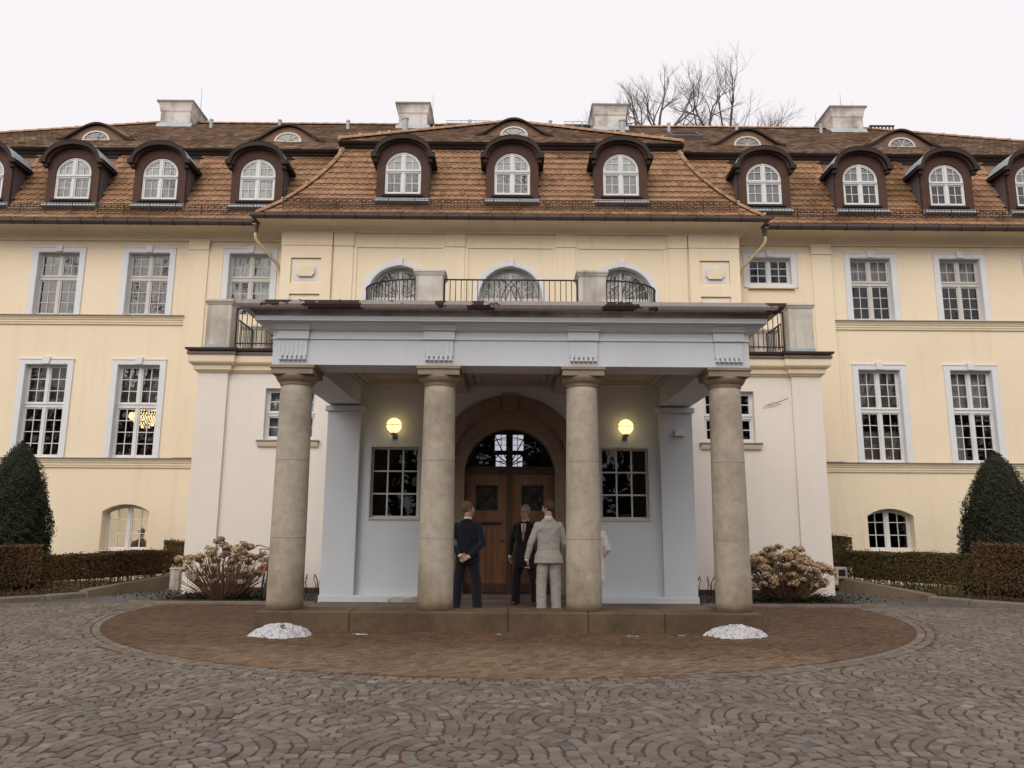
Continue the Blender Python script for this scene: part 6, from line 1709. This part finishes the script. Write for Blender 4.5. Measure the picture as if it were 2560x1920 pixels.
def hand(mb, w, d, palm_n, thumb_s, curl=0.5, sc=1.0):
    """hand at wrist w pointing along d; palm_n is the palm normal, thumb on side thumb_s"""
    w, d, pn = Vector(w), Vector(d).normalized(), Vector(palm_n); pn = (pn-d*pn.dot(d)).normalized(); sd_ = d.cross(pn)*thumb_s
    c = w+d*0.048*sc
    rot = Matrix((sd_, pn, d)).transposed()
    mb.ball(c, (0.040*sc, 0.017*sc, 0.052*sc), 12, 8, rot)
    for k in range(4):
        off = (0.030-0.020*k)*sc; L = (0.036, 0.041, 0.038, 0.029)[k]*sc; p = c+d*0.036*sc+sd_*off
        a = d.copy(); cu = curl*(0.8+0.15*k)
        for q in range(3):
            a = (a*math.cos(cu*0.55)+pn*math.sin(cu*0.55)).normalized(); e = p+a*L*(1, 0.72, 0.55)[q]; caps(mb, p, e, 0.0088*sc, 0.0078*sc, 8); p = e
    p = w+d*0.022*sc+sd_*0.030*sc; a = (d*0.7+sd_*0.7+pn*0.25).normalized(); e = p+a*0.036*sc; caps(mb, p, e, 0.011*sc, 0.010*sc, 8)
    a = (d*0.95+sd_*0.25+pn*0.35).normalized(); caps(mb, e, e+a*0.030*sc, 0.0098*sc, 0.008*sc, 8)
def person(loc, rz, label, H=1.84, jacket='suit_navy', trousers='suit_navy', hair='hair_brown', arms=None, head_turn=0.0, head_tilt=0.0,
           jz=0.78, coat=False, shoes='shoe_black', glasses=False, tie=None, beard=False, stance=0.10, flare=0.0, skirt=False, group=None, long_hair=False, lean=0.0):
    """standing figure facing local -Y"""
    t_ = thing('person', label, 'person', loc, rz, group); k = H/1.84
    t_.scale = (k, k, k)
    hc = Vector((0, -0.040, 1.688)); neck = Vector((0, -0.005, 1.50))
    Rh = Matrix.Rotation(head_turn, 3, 'Z') @ Matrix.Rotation(head_tilt, 3, 'X')
    hp = lambda x, y, z: hc+Rh@Vector((x, y, z))
    b_ = MB()
    # head: skull, face, jaw, nose, ears, brow
    b_.ball(hp(0, 0.018, 0.022), (0.076, 0.095, 0.100), 20, 14, Rh); b_.ball(hp(0,-0.028,-0.035), (0.060, 0.066, 0.088), 18, 12, Rh)
    b_.ball(hp(0,-0.055,-0.092), (0.036, 0.036, 0.030), 12, 8, Rh); b_.ball(hp(0,-0.082, 0.022), (0.050, 0.022, 0.014), 12, 6, Rh)
    caps(b_, hp(0,-0.088,0.012), hp(0,-0.112,-0.028), 0.0085, 0.0135, 8)
    b_.ball(hp(0,-0.094,-0.062), (0.024, 0.011, 0.009), 10, 6, Rh)
    for s in (-1, 1):
        b_.ball(hp(s*0.078, 0.012,-0.010), (0.010, 0.019, 0.032), 10, 8, Rh); b_.ball(hp(s*0.036,-0.064,-0.026), (0.026,0.026,0.026), 10, 8, Rh)
    caps(b_, neck-Vector((0,0,0.06)), hc+Vector((0,0.025,-0.08)), 0.066, 0.061, 14)
    # slim trunk and legs, inside the clothes
    loft(b_, [(0,0,0.88,0.13,0.085),(0,0,1.05,0.12,0.08),(0,0,1.30,0.145,0.09),(0,0,1.44,0.13,0.07),(0,0,1.49,0.07,0.055)], 16)
    lg = []
    for s in (-1, 1):
        hip = Vector((s*0.085, 0, 0.92)); kn = Vector((s*(0.085+stance*0.35),-0.015,0.50)); ak = Vector((s*(0.07+stance*0.55),0.015,0.085)); lg.append((hip, kn, ak))
        caps(b_, hip, kn, 0.062, 0.045, 10); caps(b_, kn, ak, 0.045, 0.034, 10)
    J = MB()
    for s, a in zip((-1, 1), arms):
        sh = Vector((s*0.172, 0.005, 1.408)); el, wr = Vector(a['el']), Vector(a['wr'])
        caps(b_, sh, el, 0.040, 0.034, 10); caps(b_, el, wr, 0.034, 0.025, 10)
        if a.get('hand', True): hand(b_, wr, a.get('d', wr-el), a.get('pn', (0,-1,0)), a.get('th', 1), a.get('curl', 0.55))
        J.ball(sh, (0.070, 0.072, 0.064), 14, 10); caps(J, sh, el, 0.068, 0.056, 14); w2 = el.lerp(wr, 0.92); caps(J, el, w2, 0.056, 0.044, 14)
        # shirt cuff
        dcu = (wr-el).normalized(); MB().tube([w2+dcu*0.022, w2+dcu*0.058], [0.034, 0.033], 12).build('shirt_cuff', 'shirt_white', t_, smooth=True)
    voxel(b_, 0.0065, 3, 'body', 'skin', t_)
    # jacket or coat
    fy = -0.01
    rings = [(0,fy,jz,0.205+flare,0.140+flare*0.7),(0,fy,jz+0.10,0.200+flare*0.7,0.138+flare*0.4),(0,fy,1.02,0.186,0.128),(0,fy,1.12,0.182,0.124),(0,fy,1.26,0.194,0.128),(0,0,1.37,0.198,0.120),(0,0.005,1.435,0.172,0.100),(0,0.008,1.485,0.122,0.084),(0,0.008,1.52,0.080,0.070),(0,0.008,1.53,0.05,0.045)]
    if coat: rings = [(0,fy,jz,0.235,0.165),(0,fy,jz+0.25,0.215,0.152)]+rings[2:]
    loft(J, rings, 28)
    for q in (-1, 1): J.ball((q*0.10, 0.045, 1.36), (0.085, 0.07, 0.09), 12, 8)      # shoulder blades
    jo = voxel(J, 0.010, 5, 'coat' if coat else 'jacket', jacket, t_)
    jo.modifiers.new('w', 'DISPLACE')
    tx = bpy.data.textures.get('folds') or bpy.data.textures.new('folds', 'CLOUDS'); tx.noise_scale = 0.075; tx.noise_depth = 2
    jo.modifiers['w'].texture = tx; jo.modifiers['w'].strength = 0.02; jo.modifiers['w'].mid_level = 0.5; jo.modifiers['w'].texture_coords = 'GLOBAL'
    # collar
    cl = MB(); n = 20
    cl.add([(0.078*math.cos(2*PI*i/n), 0.004+0.070*math.sin(2*PI*i/n), 1.500) for i in range(n)]+[(0.064*math.cos(2*PI*i/n), 0.004+0.062*math.sin(2*PI*i/n), 1.555+0.012*math.sin(2*PI*i/n)) for i in range(n)], [(i, (i+1)%n, n+(i+1)%n, n+i) for i in range(n)])
    so = cl.build('shirt_collar', 'shirt_white', t_, smooth=True)
    lp = MB()      # jacket collar and lapels
    n = 22
    for ring_ in (0,):
        inner = [(0.083*math.sin(a), 0.010+0.076*math.cos(a), 1.510+0.022*math.cos(a)) for a in np.linspace(-2.2, 2.2, n)]
        outer = [(0.108*math.sin(a), 0.010+0.098*math.cos(a), 1.470+0.020*math.cos(a)) for a in np.linspace(-2.2, 2.2, n)]
        lp.add(inner+outer, [(i, i+1, n+i+1, n+i) for i in range(n-1)])
    for s in (-1, 1): lp.add([(s*0.075,-0.062,1.495),(s*0.115,-0.090,1.42),(s*0.06,-0.142,1.24),(s*0.012,-0.146,1.13),(s*0.020,-0.128,1.30)], [(0,1,2,3,4)] if s > 0 else [(4,3,2,1,0)])
    lo = lp.build('collar', jacket, t_, smooth=False); sm_ = lo.modifiers.new('s', 'SOLIDIFY'); sm_.thickness = 0.008
    if tie:
        ti = MB(); ti.add([(-0.05,-0.122,1.47),(0.05,-0.122,1.47),(0.016,-0.134,1.15),(-0.016,-0.134,1.15)], [(0,1,2,3)]); ti.build('shirt_front', 'shirt_white', t_)
        ti = MB(); ti.prism([(-0.012,1.485),(-0.026,1.20),(0,1.15),(0.026,1.20),(0.012,1.485)][::-1], -0.145, -0.138); ti.build('tie', tie, t_)
    if not skirt:
        T = MB(); loft(T, [(0,0,0.80,0.165,0.115),(0,0,0.88,0.172,0.122),(0,0,1.00,0.160,0.112)], 24)
        for hip, kn, ak in lg:
            caps(T, hip-Vector((0,0,0.04)), kn, 0.100, 0.086, 16); caps(T, kn, ak+Vector((0,0,0.0)), 0.086, 0.079, 16)
            T.tube([ak+Vector((0,0,0.07)), ak+Vector((0,-0.005,-0.055))], [0.079, 0.083], 16)
        to = voxel(T, 0.010, 4, 'trousers', trousers, t_)
        dm = to.modifiers.new('w', 'DISPLACE'); dm.texture = tx; dm.strength = 0.018; dm.mid_level = 0.5; dm.texture_coords = 'GLOBAL'
    else:
        T = MB()
        for hip, kn, ak in lg: caps(T, kn+Vector((0,0,0.2)), kn, 0.05, 0.047, 12); caps(T, kn, ak, 0.048, 0.038, 12)
        voxel(T, 0.010, 2, 'tights', 'coat_black', t_)
    for q, (hip, kn, ak) in zip((-1, 1), lg):
        F = MB(); F.ball((ak.x, ak.y-0.005, 0.045), (0.040,0.045,0.045), 12, 8); F.ball((ak.x+q*0.015, ak.y-0.11, 0.030), (0.044,0.075,0.030), 14, 8); caps(F, (ak.x, ak.y+0.02, 0.028), (ak.x+q*0.012, ak.y-0.12, 0.026), 0.036, 0.040, 12)
        F.ball((ak.x+q*0.008, ak.y-0.05, 0.012), (0.046,0.13,0.014), 14, 6); voxel(F, 0.008, 2, 'shoe', shoes, t_)
    # hair cap
    Hm = MB(); Hm.ball(hp(0, 0.024, 0.034), (0.080, 0.098, 0.097), 24, 16, Rh)
    n0 = len(Hm.v); keep = []
    inv = Rh.inverted()
    for f in Hm.f:
        c_ = sum((Vector(Hm.v[i]) for i in f), Vector())/len(f); l = inv@(c_-hc)
        front = l.y < -0.055 and l.z < 0.085
        if (l.z > -0.035 or (l.y > 0.02 and l.z > -0.075)) and not front and not (l.y < -0.02 and l.z < 0.045): keep.append(f)
    Hm.f = keep; ho = Hm.build('hair', hair, t_, smooth=True); sm2 = ho.modifiers.new('s', 'SOLIDIFY'); sm2.thickness = 0.010; sm2.offset = 1.0
    if long_hair:
        Lh = MB(); Lh.ball(hp(0,0.055,-0.08), (0.075,0.05,0.15), 16, 12, Rh); voxel(Lh, 0.008, 3, 'hair', hair, t_)
    if beard:
        Bd = MB(); Bd.ball(hp(0,-0.034,-0.072), (0.060, 0.064, 0.055), 18, 12, Rh); Bd.f = [f for f in Bd.f if (inv@(sum((Vector(Bd.v[i]) for i in f), Vector())/len(f)-hc)).z < -0.052]; Bd.build('beard', hair, t_, smooth=True)
    # eyes, brows
    for s in (-1, 1):
        MB().ball(hp(s*0.031,-0.083,0.004), (0.0115,0.006,0.006), 10, 6, Rh).build('eye', 'shirt_white', t_, smooth=True)
        MB().ball(hp(s*0.031,-0.0885,0.004), (0.0052,0.003,0.0052), 8, 5, Rh).build('iris', 'glasses_black', t_, smooth=True)
        MB().tube([hp(s*0.014,-0.098,0.026), hp(s*0.032,-0.099,0.031), hp(s*0.05,-0.086,0.024)], 0.004, 5).build('eyebrow', hair, t_)
    MB().tube([hp(-0.022,-0.099,-0.062), hp(0,-0.104,-0.060), hp(0.022,-0.099,-0.062)], 0.004, 5).build('lips', 'tie_pink', t_)
    if glasses:
        G = MB()
        for s in (-1, 1):
            G.tube([hp(s*0.033+0.024*math.cos(a), -0.108, 0.002+0.018*math.sin(a)) for a in np.linspace(0, 2*PI, 17)], 0.0024, 5, False)
            G.tube([hp(s*0.057,-0.107,0.006), hp(s*0.078,-0.06,0.008), hp(s*0.084,0.01,0.006)], 0.0024, 5)
        G.tube([hp(-0.009,-0.109,0.006), hp(0.009,-0.109,0.006)], 0.0022, 5); G.build('glasses', 'glasses_black', t_)
    return t_

# dark suit, seen from behind, hands clasped at his back, head turned to his left
person((-0.705, 13.25, FLOOR), PI-0.15, 'man in dark navy suit with hands clasped behind his back', 1.86, 'suit_navy', 'suit_navy', 'hair_blond',
       [dict(el=(-0.285,0.105,1.14), wr=(-0.075,0.185,0.93), d=(0.75,0.05,-0.45), pn=(0,1,0.2), th=1, curl=0.35),
        dict(el=(0.285,0.105,1.14), wr=(0.085,0.205,0.945), d=(-0.75,0.05,-0.40), pn=(0.1,1,0.2), th=-1, curl=0.7)],
       head_turn=-0.95, jz=0.80, stance=0.20)
# black coat, facing the camera and a little to its left
person((0.30, 14.85, FLOOR), -0.30, 'man in long black coat with glasses and pale tie, facing the camera', 1.85, 'coat_black', 'coat_black', 'hair_grey',
       [dict(el=(-0.275,0.02,1.14), wr=(-0.285,-0.04,0.885), pn=(1,0,0), th=-1, curl=0.95),
        dict(el=(0.275,0.02,1.14), wr=(0.270,-0.05,0.885), pn=(-1,0,0), th=1, curl=0.95)],
       head_turn=-0.25, jz=0.66, coat=True, shoes='shoe_brown', glasses=True, tie='tie_pink', stance=0.22)
# beige suit, back to the camera
pb_ = person((0.64, 13.05, FLOOR), PI+0.10, 'man in light beige suit seen from behind, cigarette in hand', 1.88, 'suit_beige', 'suit_beige', 'hair_brown',
       [dict(el=(-0.275,-0.03,1.14), wr=(-0.225,-0.16,0.98), pn=(1,0,0), th=-1, curl=0.9, hand=False),
        dict(el=(0.290,0.03,1.14), wr=(0.345,-0.04,0.885), d=(-0.10,-0.15,-0.85), pn=(-1,0,0), th=1, curl=0.35)],
       head_turn=0.85, jz=0.82, shoes='shoe_brown', glasses=True, beard=True, stance=0.09, flare=0.035)
o = MB().tube([(0,0,0),(-0.075,-0.02,0.012)], 0.0045, 6).build('cigarette', 'paper_white', None, loc=(0.318, 12.98, 0.80))
tag(o, 'white cigarette in the hand of the man in beige', 'cigarette')
# woman in a white coat, almost hidden by the third column
person((1.40, 13.3, FLOOR), PI, 'person in knee-length white coat almost hidden behind a column', 1.70, 'coat_white', 'coat_black', 'hair_brown',
       [dict(el=(-0.26,0.04,1.14), wr=(-0.16,-0.12,0.98), pn=(1,0,0), th=-1, curl=0.9), dict(el=(0.26,0.04,1.14), wr=(0.16,-0.12,0.98), pn=(-1,0,0), th=1, curl=0.9)],
       jz=0.56, coat=True, stance=0.06, skirt=True, long_hair=True)
# office workers seen dimly through the lit basement window
for k, (x, lb) in enumerate(((-10.15, 'dark-clothed person sitting behind the left half of the lit basement window'), (-9.60, 'dark-clothed person sitting behind the right half of the lit basement window'))):
    person((x, 21.9, -0.36), PI+0.3*(1-2*k), lb, 1.74, 'sweater_dark', 'coat_black', 'hair_brown',
           [dict(el=(-0.27,-0.05,1.16), wr=(-0.15,-0.28,1.08), pn=(0,0,-1), th=-1), dict(el=(0.27,-0.05,1.16), wr=(0.15,-0.28,1.08), pn=(0,0,-1), th=1)], jz=0.80, group='office workers behind the basement window')
